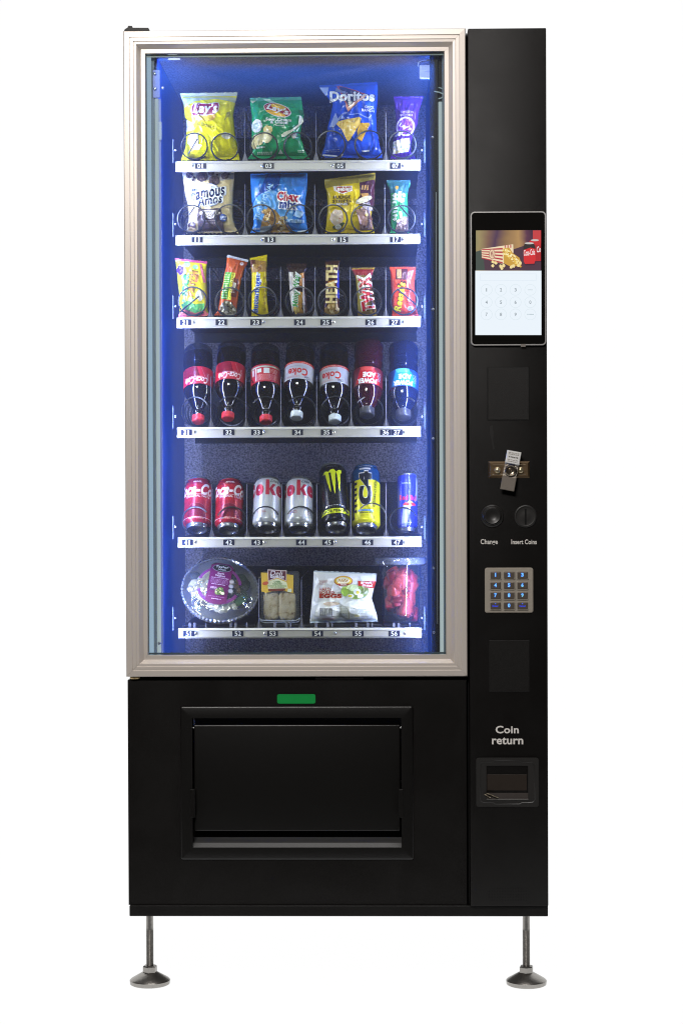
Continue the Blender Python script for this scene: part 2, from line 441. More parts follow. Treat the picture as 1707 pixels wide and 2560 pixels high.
# ---- glass door: four mitred rails, pane, seals
DOOR = empty('glass_door', (0, 0, 0), MC)
RP = [(.0, .0616), (.0, .003), (.002, .0004), (.0146, .0), (.0160, .0028), (.0244, .0028), (.0258, .0054), (.0318, .0056), (.0328, .0075), (.0418, .0205), (.0516, .0205), (.0528, .026), (.0528, .033), (.030, .0335), (.030, .0616)]
IX0, IX1, IZ0, IZ1 = XL, X1, ZF, ZT
def frame_pt(side, u, y, end):
    x0, x1, z0, z1 = IX0+u, IX1-u, IZ0+u, IZ1-u
    c = {'l': ((x0, z0), (x0, z1)), 'r': ((x1, z1), (x1, z0)), 't': ((x0, z1), (x1, z1)), 'b': ((x1, z0), (x0, z0))}[side][end]
    return Vector((c[0], y, c[1]))
for side in 'lrtb':
    bm = bmesh.new()
    v = [[bm.verts.new(frame_pt(side, u, y, e)) for u, y in RP] for e in (0, 1)]
    n = len(RP)
    for i in range(n):
        j = (i+1) % n; bm.faces.new((v[0][i], v[1][i], v[1][j], v[0][j]))
    bm.faces.new(v[0][::-1]); bm.faces.new(v[1])
    bmesh.ops.recalc_face_normals(bm, faces=bm.faces)
    # tiny gap at the mitre
    mid = sum((q.co for q in bm.verts), Vector())/len(bm.verts)
    ax = 2 if side in 'lr' else 0
    for q in bm.verts: q.co[ax] += .00018*(1 if q.co[ax] < mid[ax] else -1)
    mk('frame_rail', bm, ALU, DOOR)
gx0, gx1, gz0, gz1 = XL+.0530, X1-.0530, ZF+.0530, ZT-.0530
GLASS = clear('door_glass', 0xf6faf9, .03, .02, .030, film=0xdfe6ff)  # film share puts a glare-like haze into the glass
mk('glass_pane', newbox(gx0, gx1, .027, .033, gz0, gz1), GLASS, DOOR)
SEAL = mat('glazing_seal', (.10, .13, .135, 1), .4)
mk('glazing_bead', newbox(gx0+.001, gx1-.001, .0338, .0352, gz1-.0062, gz1-.0004), mat('grey_bead', (.28, .34, .33, 1), .35), DOOR)
mk('glazing_bead', newbox(gx0+.001, gx1-.001, .0338, .0352, gz0+.0004, gz0+.005), mat('dark_bead', (.07, .10, .12, 1), .35), DOOR)
b_ = R4(366.5, 140, 370, 1630, .036); mk('glazing_bead', newbox(b_[0], b_[1], .0338, .0352, gz0+.006, gz1-.007), SEAL, DOOR)
b_ = R4(1109.5, 140, 1113.5, 1630, .036); mk('glazing_bead', newbox(b_[0], b_[1], .0338, .0352, gz0+.006, gz1-.007), SEAL, DOOR)
# hinges above and below the glass door
bm = bmesh.new()
x0, x1, z0, z1 = R4(312, 60, 376, 76, .02)
prism(bm, [(x0, ZT+.0005), (x1, ZT+.0005), (x1-.003, ZT+.009), (x0+.022, ZT+.0095), (x0+.02, ZT+.014), (x0+.011, ZT+.0145), (x0+.009, ZT+.010), (x0+.002, ZT+.006)], .006, .06, 0, .0012)
mk('top_hinge', bm, BLACK2, MC)
bm = bmesh.new(); lathe(bm, [(0, 0), (.012, 0), (.013, .003), (.010, .0055), (0, .006)], 20, Matrix.Translation((W(338, 1699, .02).x, .02, ZF-.0065)))
mk('hinge_bush', bm, mat('brass', (.55, .42, .22, 1), .4, .7), MC, smooth=True)

# ---- lower front with delivery hatch
LX0, LX1, lz0, LZ1 = R4(317, 1700, 1166, 2266, .012)
LX0 = XL+.001
o0 = R4(451.5, 1766, 1033, 2150, .012); o1 = R4(481, 1795, 1003.5, 2120, .012)
bm = bmesh.new()
# panel around the hatch opening, four pieces butted in one sheet
OUT = [(LX0, ZG), (LX1, ZG), (LX1, LZ1), (LX0, LZ1)]
INN = [(o1[0], o1[2]), (o1[1], o1[2]), (o1[1], o1[3]), (o1[0], o1[3])]
ringprism(bm, OUT, INN, .018, .06)
bmesh.ops.bevel(bm, geom=[e for e in bm.edges if all(abs(v.co.y-.018) < 1e-5 and abs(v.co.z-LZ1) < 1e-5 for v in e.verts)], offset=.002, segments=2, affect='EDGES')
LP = mk('lower_panel', bm, BLACK, MC)
bm = bmesh.new()
def ins_(k, r): return rrect(o0[0]+k, o0[1]-k, o0[2]+k, o0[3]-k, r)
IN_ = rrect(o1[0]+.0004, o1[1]-.0004, o1[2]+.0004, o1[3]-.0004, .0015)
LP_ = [(ins_(0, .006), .0178), (ins_(0, .006), .0158), (ins_(.0006, .0055), .0144), (ins_(.0018, .0045), .0133), (ins_(.0036, .003), .0128), (IN_, .0128), (IN_, .0178)]
LV_ = [[bm.verts.new((x, y, zz)) for x, zz in pl] for pl, y in LP_]
for A, B in zip(LV_, LV_[1:]):
    for i in range(len(A)): bm.faces.new((A[i], A[(i+1) % len(A)], B[(i+1) % len(A)], B[i]))
bmesh.ops.recalc_face_normals(bm, faces=bm.faces)
HS = mk('hatch_surround', bm, TRIM, MC, smooth=True)
HATCH = empty('delivery_hatch', (0, 0, 0), MC)
f0 = R4(485, 1812, 1000.5, 2078, .03)
bm = newbox(f0[0], f0[1], .030, .042, f0[2], f0[3], bev=.0035, seg=3); mk('flap', bm, TRIM, HATCH, smooth=True)
tube(b2 := bmesh.new(), [Vector((o1[0]+.001, .036, f0[3]-.008)), Vector((o1[1]-.001, .036, f0[3]-.008))], .003, 10)
mk('hinge_rod', b2, ZINC, HATCH, smooth=True)
mk('hatch_well', newbox(o1[0]-.002, o1[1]+.002, .10, .104, o1[2]-.01, o1[3]+.01), DARK, HATCH)
for px0, px1 in ((476, 487.5), (996.6, 1008)):
    a = R4(px0, 1974, px1, 2044, .010); mk('hinge_clip', newbox(a[0], a[1], .0095, .030, a[2], a[3], bev=.001), BLACK2, HATCH)
# sloping sill below the flap
a = R4(481, 2091, 1003.5, 2120, .02); bm = bmesh.new()
sl = [(.0182, a[2]+.0002), (.030, a[2]+.011), (.064, a[2]+.021), (.095, a[2]+.032)]
for (y0, z0), (y1, z1) in zip(sl, sl[1:]):
    v = [bm.verts.new(q) for q in ((a[0], y0, z0), (a[1], y0, z0), (a[1], y1, z1), (a[0], y1, z1))]; bm.faces.new(v)
mk('sill', bm, mat('grey_sill', (.075, .075, .075, 1), .4, .2), HATCH)
bm = bmesh.new(); x0, x1, z0, z1 = R4(693, 1735.5, 788.5, 1759, .017)
prism(bm, rrect(x0, x1, z0, z1, .005), .0168, .0179, 0)
mk('green_sticker', bm, mat('green_vinyl', 0x0b9a46, .5, 0, .3, 0, 30, .06), MC)
bm = newbox(*R4(788, 1694.5, 908, 1698.5, .03)[:2], .022, .05, *R4(788, 1694.5, 908, 1698.5, .03)[2:]); mk('latch_plate', bm, mat('grey_latch', (.09, .085, .09, 1), .5), MC)

# ---- control column
CX0 = W(1172.5, 1280, 0).x
bm = newbox(CX0, XR, 0, .061, ZG+.0008, 2.4091, bev=.0028, seg=2)
mk('control_column', bm, BLACK, MC, smooth=True)
mk('column_gap', newbox(X1+.0025, CX0-.001, .030, .0605, ZG+.001, 2.404), DARK, MC)
def front_print(parent, name, adds, y, fin='flat', L=50):
    P = Print(lambda px, py, k: Vector((W(px, py, y-k).x, y-k, W(px, py, y-k).z)), fin, L=L, step=.00015)
    adds(P); return mk(name, P.bm, P.mats, parent)
LETTER = 0xe6e2dc
front_print(MC, 'lettering', lambda P: P.t('Change', 1222, 1355, 43, 14.5, LETTER, bold=.018), 0)
front_print(MC, 'lettering', lambda P: P.t('Insert Coins', 1309, 1354.5, 63.5, 12, LETTER, bold=.018), 0)
front_print(MC, 'lettering', lambda P: (P.t('Coin', 1267, 1824, 58, 19, LETTER, bold=.022), P.t('return', 1268, 1852, 78, 18, LETTER, bold=.022)), 0)

# touch screen
TS = empty('touch_screen', (0, 0, 0), MC)
t0 = R4(1175.5, 530, 1363.4, 864, 0)
bm = bmesh.new()
ringprism(bm, rrect(*t0, .0105, 6), rrect(t0[0]+.0028, t0[1]-.0028, t0[2]+.0028, t0[3]-.0028, .008, 6), -.0095, -.0002)
mk('rim', bm, mat('silver_rim', (.62, .61, .60, 1), .3, .7), TS, smooth=True)
bm = bmesh.new(); prism(bm, rrect(t0[0]+.003, t0[1]-.003, t0[2]+.003, t0[3]-.003, .0078, 6), -.0085, -.0002)
mk('front_glass', bm, mat('black_screen_glass', (.006, .0055, .005, 1), .12, 0, .4), TS)
def ramp_screen():
    M = bpy.data.materials.new('screen_photo'); M.use_nodes = True; nt = M.node_tree; b = nt.nodes['Principled BSDF']
    tc = nt.nodes.new('ShaderNodeTexCoord'); sp = nt.nodes.new('ShaderNodeSeparateXYZ'); nt.links.new(tc.outputs['Generated'], sp.inputs[0])
    nz = nt.nodes.new('ShaderNodeTexNoise'); nz.inputs['Scale'].default_value = 2.2; nt.links.new(tc.outputs['Generated'], nz.inputs['Vector'])
    ad = nt.nodes.new('ShaderNodeMath'); ad.operation = 'MULTIPLY_ADD'; ad.inputs[1].default_value = .25
    nt.links.new(nz.outputs[0], ad.inputs[0]); nt.links.new(sp.outputs[0], ad.inputs[2])
    cr = nt.nodes.new('ShaderNodeValToRGB'); el = cr.color_ramp.elements
    cols = [(.0, 0x6f7a5a), (.16, 0x9a8a5e), (.32, 0x7a5a4c), (.46, 0x4d3350), (.60, 0x8a6a4a), (.76, 0xb08a58), (.90, 0x5a3048), (1, 0x3c2038)]
    el[0].position, el[0].color = cols[0][0], hexc(cols[0][1]); el[1].position, el[1].color = cols[-1][0], hexc(cols[-1][1])
    for p, c in cols[1:-1]: e = el.new(p); e.color = hexc(c)
    nt.links.new(ad.outputs[0], cr.inputs[0]); nt.links.new(cr.outputs[0], b.inputs['Emission Color'])
    b.inputs['Emission Strength'].default_value = 1; b.inputs['Base Color'].default_value = (.01, .01, .01, 1); b.inputs['Roughness'].default_value = .3
    return M
pic = R4(1189, 575.7, 1351.6, 676.3, -.0085)
bm = bmesh.new(); v = [bm.verts.new(q) for q in ((pic[0], -.00865, pic[2]), (pic[1], -.00865, pic[2]), (pic[1], -.00865, pic[3]), (pic[0], -.00865, pic[3]))]; bm.faces.new(v)
mk('screen_photo', bm, ramp_screen(), TS)
Q = lambda x, y: (1150+x/5.88, 500+y/5.88)
q = lambda *p: [Q(p[i], p[i+1]) for i in range(0, len(p), 2)]
def picture(P):
    P.add(poly(q(228, 880, 560, 800, 1030, 640, 1185, 620, 1185, 1032, 228, 1032)), 0x4a3040)
    P.add(poly(q(228, 760, 330, 730, 360, 1032, 228, 1032)), 0x3e4a44)
    P.add(poly(q(1065, 447, 1185, 447, 1185, 640, 1065, 640)), 0xc23a3e)
    P.add(poly(q(310, 720, 775, 650, 780, 770, 625, 940, 315, 850)), 0xecd9b6)
    for i, (a, b, c, d) in enumerate(((700, 735, 730, 770), (775, 800, 800, 840), (840, 855, 830, 850), (905, 925, 858, 872))): pass
    for k in range(5):
        y0, y1 = 722+k*30, 700+k*52
        P.add(poly(q(312, y0+2, 620, y1+4, 624, y1+28, 314, y0+16)), 0xb23440, up=False)
    for x in (650, 690, 730): P.add(poly(q(x, 668-(x-650)*.12, x+18, 666-(x-650)*.12, x+20, 700, x, 705)), 0xc06058, up=False)
    P.lv += 1
    P.add(ell(*Q(465, 795), 8, 13, 0), 0xe6c9a6); P.add(ring2(*Q(465, 795), 7, 12, 1.2), 0x8a3040); P.add(stroke(q(450, 760, 462, 830), 1.6) + stroke(q(470, 755, 482, 832), 1.6) + stroke(q(455, 800, 478, 785), 1.4), 0x8a3040)
    rs = random.Random(3)
    P.add(poly(q(630, 710, 720, 700, 770, 780, 870, 850, 900, 950, 760, 990, 640, 930)), 0xc99b3e)
    for i in range(150):
        t = rs.random(); x = 640+t*230+rs.uniform(-20, 30); y = 720+t*210+rs.uniform(-25, 60)
        P.add(ell(*Q(x, y), rs.uniform(1.5, 3), rs.uniform(1.4, 2.6), rs.uniform(0, 90), 9, .5, i), rs.choice((0xf2d77a, 0xe3b94e, 0xf9edb8, 0xc08e36, 0xf5e09a)), up=(i % 8 == 7))
    for x, y in ((480, 910), (520, 925), (475, 965), (590, 975), (640, 965), (610, 1000), (745, 985), (780, 970), (855, 960), (880, 925)):
        P.add(ell(*Q(x, y), 4.4, 3.8, x, 9, .5, x), 0xeed999, up=False)
    P.lv += 1
    # two soft drink cans
    for dx, dy, c1, c2 in ((165-90, -45, 0xc8262c, 0xb01f26), (0, 0, 0x2c2224, 0xd0272d)):
        P.add(poly(q(925+dx, 690+dy, 945+dx, 640+dy, 1080+dx if dx == 0 else 1170, 635+dy, 1102+dx if dx == 0 else 1183, 690+dy, 1105+dx if dx == 0 else 1183, 880+dy, 1085+dx if dx == 0 else 1183, 940+dy, 950+dx, 945+dy, 930+dx, 900+dy)), c1)
        P.add(poly(q(928+dx, 735+dy, 1030+dx, 700+dy, 1103+dx if dx == 0 else 1183, 720+dy, 1105+dx if dx == 0 else 1183, 880+dy, 1085+dx if dx == 0 else 1183, 935+dy, 950+dx, 940+dy, 930+dx, 900+dy)), c2)
        P.add(ell(*Q(1012+dx+(8 if dx else 0), 636+dy), 11.5 if dx == 0 else 10, 2.4), 0xc9c4c0)
        P.t('Coca-Cola' if dx == 0 else 'Co', *Q(1012 if dx == 0 else 1150, 770+dy), 28 if dx == 0 else 10, 15, 0xf2eeee, rot=6, shear=.4)
front_print(TS, 'screen_picture', picture, -.0088, 'glow', 60)
def pad(P):
    P.add(qd(1187.5, 676.7, 1352.4, 837.6), 0xe9f2fa)
    for tr in (stroke([(1200, 684.5), (1339.6, 684.5), (1339.6, 701.5), (1200, 701.5), (1200, 684.5)], .7),): P.add(tr, 0xd6e2ee)
    for j, y in enumerate((724.6, 755.5, 786)):
        for i, x in enumerate((1215.5, 1251.5, 1287.8, 1324.7)):
            P.add(ring2(x, y, 14, 13.6, .7), 0xcfdde4, up=False)
    P.lv += 1
    for s_, x, y in [(str(3*j+i+1), x, y) for j, y in enumerate((724.6, 755.5, 786)) for i, x in enumerate((1215.5, 1251.5, 1287.8))] + [('0', 1324.7, 755.5)]:
        P.add(txt(s_, x, y, 5.2 if s_ != '1' else 2.2, 8.6), 0x8a959c, up=False)
    P.add(txt('CANCEL', 1324.5, 724.5, 13, 2.2), 0x9fb0b6, up=False); P.add(txt('CONFIRM', 1324.5, 785.8, 16, 2.2), 0x6f8f96)
front_print(TS, 'screen_keypad', pad, -.0086, 'glow', 60)
mk('tape_scrap', newbox(*R4(1301, 860, 1313, 867, -.01)[:2], -.0102, -.0097, *R4(1301, 860, 1313, 867, -.01)[2:]), clear('tape', 0xd8d0c8, .2, .2, .3), TS)

# blank cover plates
for y0, y1, px0, px1 in ((919, 1049.5, 1218.5, 1321), (1600.5, 1729, 1221.5, 1322.5)):
    a = R4(px0, y0, px1, y1, 0)
    mk('plate_gap', newbox(a[0]-.0014, a[1]+.0014, -.0004, -.0001, a[2]-.0016, a[3]+.0008), DARK, MC)
    mk('cover_plate', newbox(a[0], a[1], -.0018, -.0005, a[2], a[3], bev=.0007), mat('black_cover', (.0085, .0078, .0073, 1), .42, 0, .28, .3, 900, .25), MC)
# dark streak painted above the lock
front_print(MC, 'dark_streak', lambda P: P.add(poly([(1224, 1066), (1230, 1063), (1233, 1080), (1232, 1100), (1236, 1122), (1231, 1124), (1228, 1100), (1224, 1085)]), 0x0d0b0a), 0, 'flat')

# lock: bevelled plate with a turned T handle
LOCK = empty('lock', (0, 0, 0), MC)
a = R4(1220, 1153.5, 1323, 1195, 0); bm = bmesh.new()
def frustum(bm, a, y0, y1, ins):
    o = [(a[0], a[2]), (a[1], a[2]), (a[1], a[3]), (a[0], a[3])]
    i = [(a[0]+ins, a[2]+ins), (a[1]-ins, a[2]+ins), (a[1]-ins, a[3]-ins), (a[0]+ins, a[3]-ins)]
    A = [bm.verts.new((x, y1, z)) for x, z in o]; B = [bm.verts.new((x, y0, z)) for x, z in i]
    bm.faces.new(B)
    for k in range(4): bm.faces.new((A[k], A[(k+1) % 4], B[(k+1) % 4], B[k]))
    bmesh.ops.recalc_face_normals(bm, faces=bm.faces)
frustum(bm, a, -.006, -.0002, .0045); mk('lock_plate', bm, BRONZE, LOCK)
bm = bmesh.new()
ins = [(a[0]+.010, a[2]+.009), (a[1]-.010, a[2]+.009), (a[1]-.010, a[3]-.009), (a[0]+.010, a[3]-.009)]
tube(bm, [Vector((x, -.006, z)) for x, z in ins], .0009, 6, closed=True); mk('bead', bm, mat('worn_bronze', (.45, .38, .28, 1), .3, .8), LOCK)
for px, py in ((1243, 1175.5), (1300.5, 1175)):
    bm = bmesh.new(); lathe(bm, [(.0085, 0), (.008, .003), (.005, .0058), (0, .0066)], 16, Matrix.Translation(W(px, py, -.006)+Vector((0, 0, 0))) @ Matrix.Rotation(math.pi/2, 4, 'X'))
    mk('rivet', bm, mat('gold_rivet', (.62, .52, .34, 1), .3, .8), LOCK, smooth=True)
lc = W(1274.3, 1176.3, 0); th = math.radians(-10.5)
def lk(u, v): return lc.x+(u*math.cos(th)-v*math.sin(th))*.001, lc.z+(u*math.sin(th)+v*math.cos(th))*.001
HB = empty('lock_handle', (0, 0, 0), LOCK) if False else LOCK
bm = bmesh.new(); prism(bm, [lk(u, v) for u, v in ((-17.5, 17), (17.5, 17), (17.5, 48.5), (-17.5, 48.5))], -.030, -.022, 0, .001)
v0 = [bm.verts.new((*(lambda p: (p[0], yy, p[1]))(lk(u, v)),)) for u, v, yy in ((-17.5, 14, -.0215), (17.5, 14, -.0215), (17.5, 20, -.028), (-17.5, 20, -.028))]; bm.faces.new(v0)
mk('handle', bm, FOIL, LOCK)
Pt = Print(lambda px, py, k: Vector((*lk(px, -py), 0)).xzy + Vector((0, -.0302-k, 0)), 'paper', L=30, step=.0001)
Pt.add(lines(-13, -45, 13, -38, 2, .8, 2), 0x9a948a).add(lines(-11, -35.5, 12, -30.5, 1, 1.5, 4), 0x5a544c).add(lines(-12, -28, 12, -20, 2, .7, 5), 0xa09a90)
mk('handle_stamp', Pt.bm, Pt.mats, LOCK)
bm = bmesh.new(); prism(bm, [lk(u, v) for u, v in ((-17.5, -50), (17.5, -50), (17.5, -17), (-17.5, -17))], -.024, -.018, 0, .001)
mk('handle', bm, mat('dull_nickel', (.24, .21, .18, 1), .45, .6, .5, .2, 300, .1), LOCK)
bm = bmesh.new(); prism(bm, [lk(u, v) for u, v in ((-17, -17.2), (17, -17.2), (17, 17), (-17, 17))], -.0215, -.0062, 0, .001)
mk('lock_body', bm, mat('worn_nickel', (.42, .37, .31, 1), .3, .8, .5, .9, 400, .25), LOCK)
bm = bmesh.new(); lathe(bm, [(.0148, 0), (.0145, .004), (.0125, .0055), (.0105, .0030), (.0060, .0024), (.0052, .0042), (.0022, .0045), (.0014, .002), (0, .002)], 28, Matrix.Translation((lc.x, -.0216, lc.z)) @ Matrix.Rotation(math.pi/2, 4, 'X'))
mk('lock_cylinder', bm, mat('dark_nickel', (.30, .25, .19, 1), .22, .9), LOCK, smooth=True, angle=60)

def turned(name, px, py, prof, M, parent, n=40):
    bm = bmesh.new(); lathe(bm, prof, n, Matrix.Translation(W(px, py, 0)) @ Matrix.Rotation(math.pi/2, 4, 'X')); return mk(name, bm, M, parent, smooth=True, angle=50)
PLAS = mat('black_plastic', (.022, .021, .020, 1), .38, 0, .5)
CB = turned('change_button', 1229.5, 1290, [(.0285, .0002), (.028, .003), (.0255, .0048), (.0245, .0042), (.0235, .0052), (.0225, .0085), (.0215, .0092), (.0205, .0086)], PLAS, MC)
turned('push_cap', 1229.5, 1289.5, [(.0203, .0086), (.0205, .0125), (.0190, .0140), (.0172, .0136), (.013, .0108), (.007, .0092), (0, .0086)], PLAS, CB)
CS = turned('coin_slot', 1312.8, 1290.5, [(.0285, .0002), (.028, .003), (.026, .0044), (.0245, .0042), (.0238, .0026), (.022, .0022), (.010, .0034), (0, .0038)], PLAS, MC)
a = R4(1310.6, 1272, 1314.6, 1310, 0); mk('slot', newbox(a[0], a[1], -.0046, -.003, a[2], a[3]), DARK, CS)

# steel keypad with lit digits
a = R4(1211.2, 1419, 1331.6, 1532, 0); bm = bmesh.new(); prism(bm, rrect(*a, .006, 5), -.0045, -.0002, 0, .0018)
KP = mk('keypad', bm, mat('keypad_steel', (.50, .45, .38, 1), .42, .5, .5, .15, 200, .08), MC)
KEY = mat('key_steel', (.17, .14, .115, 1), .38, .6); LIT = 0x86dcff
for j, y in enumerate((1438, 1463.8, 1489, 1514.5)):
    for i, x in enumerate((1237.8, 1271.6, 1305)):
        a = R4(x-14.6, y-10.6, x+14.6, y+10.4, 0); bm = bmesh.new()
        ringprism(bm, rrect(*a, .003, 3), rrect(a[0]+.0016, a[1]-.0016, a[2]+.0016, a[3]-.0016, .002, 3), -.0072, -.0046)
        mk('key_rim', bm, KP.data.materials[0], KP, smooth=True)
        a = R4(x-12.4, y-8.6, x+12.4, y+8.4, 0); bm = newbox(a[0], a[1], -.0078, -.0046, a[2], a[3], bev=.0012, seg=2)
        Pk = Print(lambda px, py, k: Vector((W(px, py, -.0079).x, -.0079-k, W(px, py, -.0079).z)), 'glow', bm, [KEY], L=50, step=.0001)
        s_ = ['1', '2', '3', '4', '5', '6', '7', '8', '9', '*', '0', '#'][3*j+i]
        if s_ in '*#':
            Pk.add(ell(x, y-5.5, 1.4, 1.4), 0x3a6cff); Pk.t('Enter' if s_ == '*' else 'Cancel', x, y+.5, 15, 4.4, 0x2a48ff)
        else: Pk.t(s_, x, y-1, 5.5 if s_ != '1' else 2.0, 9, LIT, bold=.03, oc=0x2060ff, ow=.06)
        mk('key', bm, Pk.mats, KP)

# coin return cup
CRW = (1189.5, 1893.8, 1346, 2017.6)
a = R4(*CRW, 0); b_ = R4(1215.4, 1915, 1319, 1998, 0)
bm = bmesh.new(); ringprism(bm, rrect(*a, .007, 5), rrect(*b_, .0015, 5), -.003, -.0002)
bmesh.ops.bevel(bm, geom=[e for e in bm.edges if all(abs(v.co.y+.003) < 1e-6 for v in e.verts) and any(f.normal.y > -.5 and abs(f.normal.y) < .5 for f in e.link_faces)], offset=.0012, segments=2, affect='EDGES')
CR = mk('coin_return', bm, PLAS, MC, smooth=True)
pts = [(1200, 1903+11), (1202, 1907), (1206, 1906), (1229, 1906), (1233, 1904), (1236, 1901), (1297, 1901), (1300, 1904), (1304, 1906), (1327, 1906), (1332, 1907), (1334, 1911), (1336, 2000), (1330, 2006), (1304, 2006.5), (1298, 2010), (1238, 2010), (1232, 2006.5), (1208, 2006), (1202, 2003), (1200, 1997)]
bm = bmesh.new(); tube(bm, [W(x, y, -.003) for x, y in pts], .0011, 6, closed=True); mk('ridge', bm, PLAS, CR, smooth=True)
bm = bmesh.new()
def quad(bm, pts, mi=0):
    f = bm.faces.new([bm.verts.new(p) for p in pts]); f.material_index = mi
x0, x1, z0, z1 = b_
quad(bm, [(x0, -.0028, z0), (x1, -.0028, z0), (x1, -.0006, z0+.016), (x0, -.0006, z0+.016)])
mk('cup_floor', bm, mat('worn_cup', (.06, .05, .045, 1), .4, .4), CR)
a = R4(1217, 1936, 1316, 1976, 0); mk('flap', newbox(a[0], a[1], -.0012, -.0004, a[2], a[3], bev=.0003), mat('bronze_flap', (.035, .026, .02, 1), .4, .3), CR)
a = R4(1215.4, 1996.5, 1320, 1999.5, 0); mk('lip', newbox(a[0], a[1], -.006, -.0028, a[2], a[3], bev=.0008), mat('worn_lip', (.10, .095, .09, 1), .4, .2), CR)
for i, (px, py, rt_) in enumerate(((1224, 1986, 28), (1236, 1991, 30), (1218, 1990, 40))):
    bm = bmesh.new(); p = W(px, py, -.0045)
    lathe(bm, [(0, -.0008), (.0095, -.0008), (.0098, 0), (.0095, .0008), (0, .0008)], 18, Matrix.Translation(p) @ Matrix.Rotation(math.radians(rt_), 4, 'Y') @ Matrix.Rotation(math.radians(80), 4, 'Y') @ Matrix.Rotation(math.radians(90), 4, 'Y') @ Matrix.Scale(.42, 4, Vector((0, 1, 0))))
    tag(mk('coin', bm, mat('coin_metal', (.45, .38, .28, 1), .35, .8), None, p, True), ('bronze coin lying topmost in the left of the coin return cup', 'bronze coin furthest right in the coin return cup', 'bronze coin wedged in the left corner of the coin return cup')[i], 'coin', 'coins in the coin return cup')
# speaker holes
bm = bmesh.new()
for j in range(5):
    for i in range(16 if j in (1, 2, 3) else 14):
        px = (1222 if j in (1, 2, 3) else 1228.5)+i*6.6; py = 2221+j*7.4; p = W(px, py, 0)
        lathe(bm, [(0, .00035), (.0014, .0003), (.0015, .0001)], 6, Matrix.Translation(p) @ Matrix.Rotation(math.pi/2, 4, 'X'))
sg = mk('speaker_holes', bm, DARK, MC); sg['kind'] = 'stuff'

# feet
for px, zt in ((375.5, 0), (1315, 0)):
    c = W(px, 2440, .085); x = c.x
    LEG = empty('leg', (0, 0, 0), MC)
    bm = bmesh.new(); n = 46; pr = [(0, .040)]
    for i in range(n): h = .042+(.100)*i/n; pr += [(.0088, h), (.0096, h+.0011)]
    pr += [(.0092, .145), (.0088, .1895), (0, .1895)]
    lathe(bm, pr, 14, Matrix.Translation((x, .085, 0))); mk('threaded_rod', bm, STEEL, LEG, smooth=True)
    bm = bmesh.new(); lathe(bm, [(0, .030), (.0165, .030), (.0185, .033), (.0185, .046), (.0165, .049), (0, .049)], 6, Matrix.Translation((x, .085, 0)) @ Matrix.Rotation(.35, 4, 'Z')); mk('nut', bm, STEEL, LEG)
    bm = bmesh.new(); lathe(bm, [(0, .001), (.047, .001), (.0505, .003), (.0515, .012), (.048, .0155), (.020, .032), (.016, .033), (0, .033)], 40, Matrix.Translation((x, .085, 0))); mk('foot', bm, STEEL, LEG, smooth=True, angle=30)
# ------------------------------------------------------------------ shelves with spirals, rails, number tags
SHELF = [  # y top, y bottom, x left, x right of the rail; tags (text, x0, x1); screws; dividers; spirals (x, y, r)
 (400.5, 427.2, 439.2, 1050.6, [('01', 488, 516), ('03', 658, 685), ('05', 837.5, 863), ('07', 975, 1001)], [481, 655, 831, 1007], [612.6, 790, 964],
  [(485.6, 365, 33), (562, 366.6, 34), (659.7, 365, 34), (744.5, 366, 35), (827, 362, 35.5), (923, 362, 36), (1005, 361, 34)]),
 (585.6, 611, 439.5, 1049.7, [('11', 479.6, 507), ('13', 662, 689.5), ('15', 843, 870), ('17', 974.7, 1001.8)], [656, 833, 1007.5], [613, 787, 961.6],
  [(478, 546.7, 34.5), (574.7, 546.7, 36), (652.5, 546.7, 35.5), (748, 546.7, 35.5), (832, 547, 35.6), (913, 547, 35.5), (1003, 547, 34)]),
 (791, 818.8, 441.6, 1051, [('21', 450, 478), ('22', 539.5, 567.6), ('23', 626, 654), ('24', 735, 762.8), ('25', 800.7, 828.7), ('26', 913, 940), ('27', 972.7, 1000)], [484, 659.4, 834, 1008], [526, 613.8, 702, 788, 875.6, 964],
  [(481.6, 752.7, 35.7), (573.5, 754, 35.7), (656, 752.7, 35.5), (749, 752.7, 35.7), (830, 753, 35.6), (918.5, 753, 35), (1009.7, 753, 33.5)]),
 (1066.5, 1093.4, 443, 1051.4, [('31', 453, 480), ('32', 558, 585.7), ('33', 628, 656), ('34', 730, 757.6), ('35', 802, 830), ('36', 950, 977.6), ('37', 978.4, 1005.5)], [486, 660.7, 835, 1010], [528, 615.6, 702.8, 792, 878, 965],
  [(487, 1028, 36), (577, 1027, 36), (663, 1027, 36), (752, 1026, 36), (838, 1026, 36), (922, 1026, 35), (1010, 1027, 35)]),
 (1342, 1368.4, 445, 1053.6, [('41', 455, 482.4), ('42', 558.7, 586), ('43', 629, 656), ('44', 740, 767), ('45', 805.8, 833), ('46', 905, 932.5), ('47', 978.6, 1006)], [487.5, 661.5, 837, 1010.7], [529.6, 618, 705, 792.2, 876.8, 965],
  [(489, 1303, 36), (578, 1303, 36), (663, 1302, 36), (751, 1302, 36), (838, 1300, 36), (929, 1294, 36), (1008, 1303, 34)]),
 (1570, 1596, 446, 1053.8, [('51', 458.7, 486.7), ('52', 581, 608.7), ('53', 668, 695), ('54', 780, 807.6), ('55', 881, 909), ('56', 971, 999)], [490, 662.8, 838, 1012.5], [648, 754], []),
]
NAVY = mat('navy_tag', (.010, .013, .035, 1), .35)
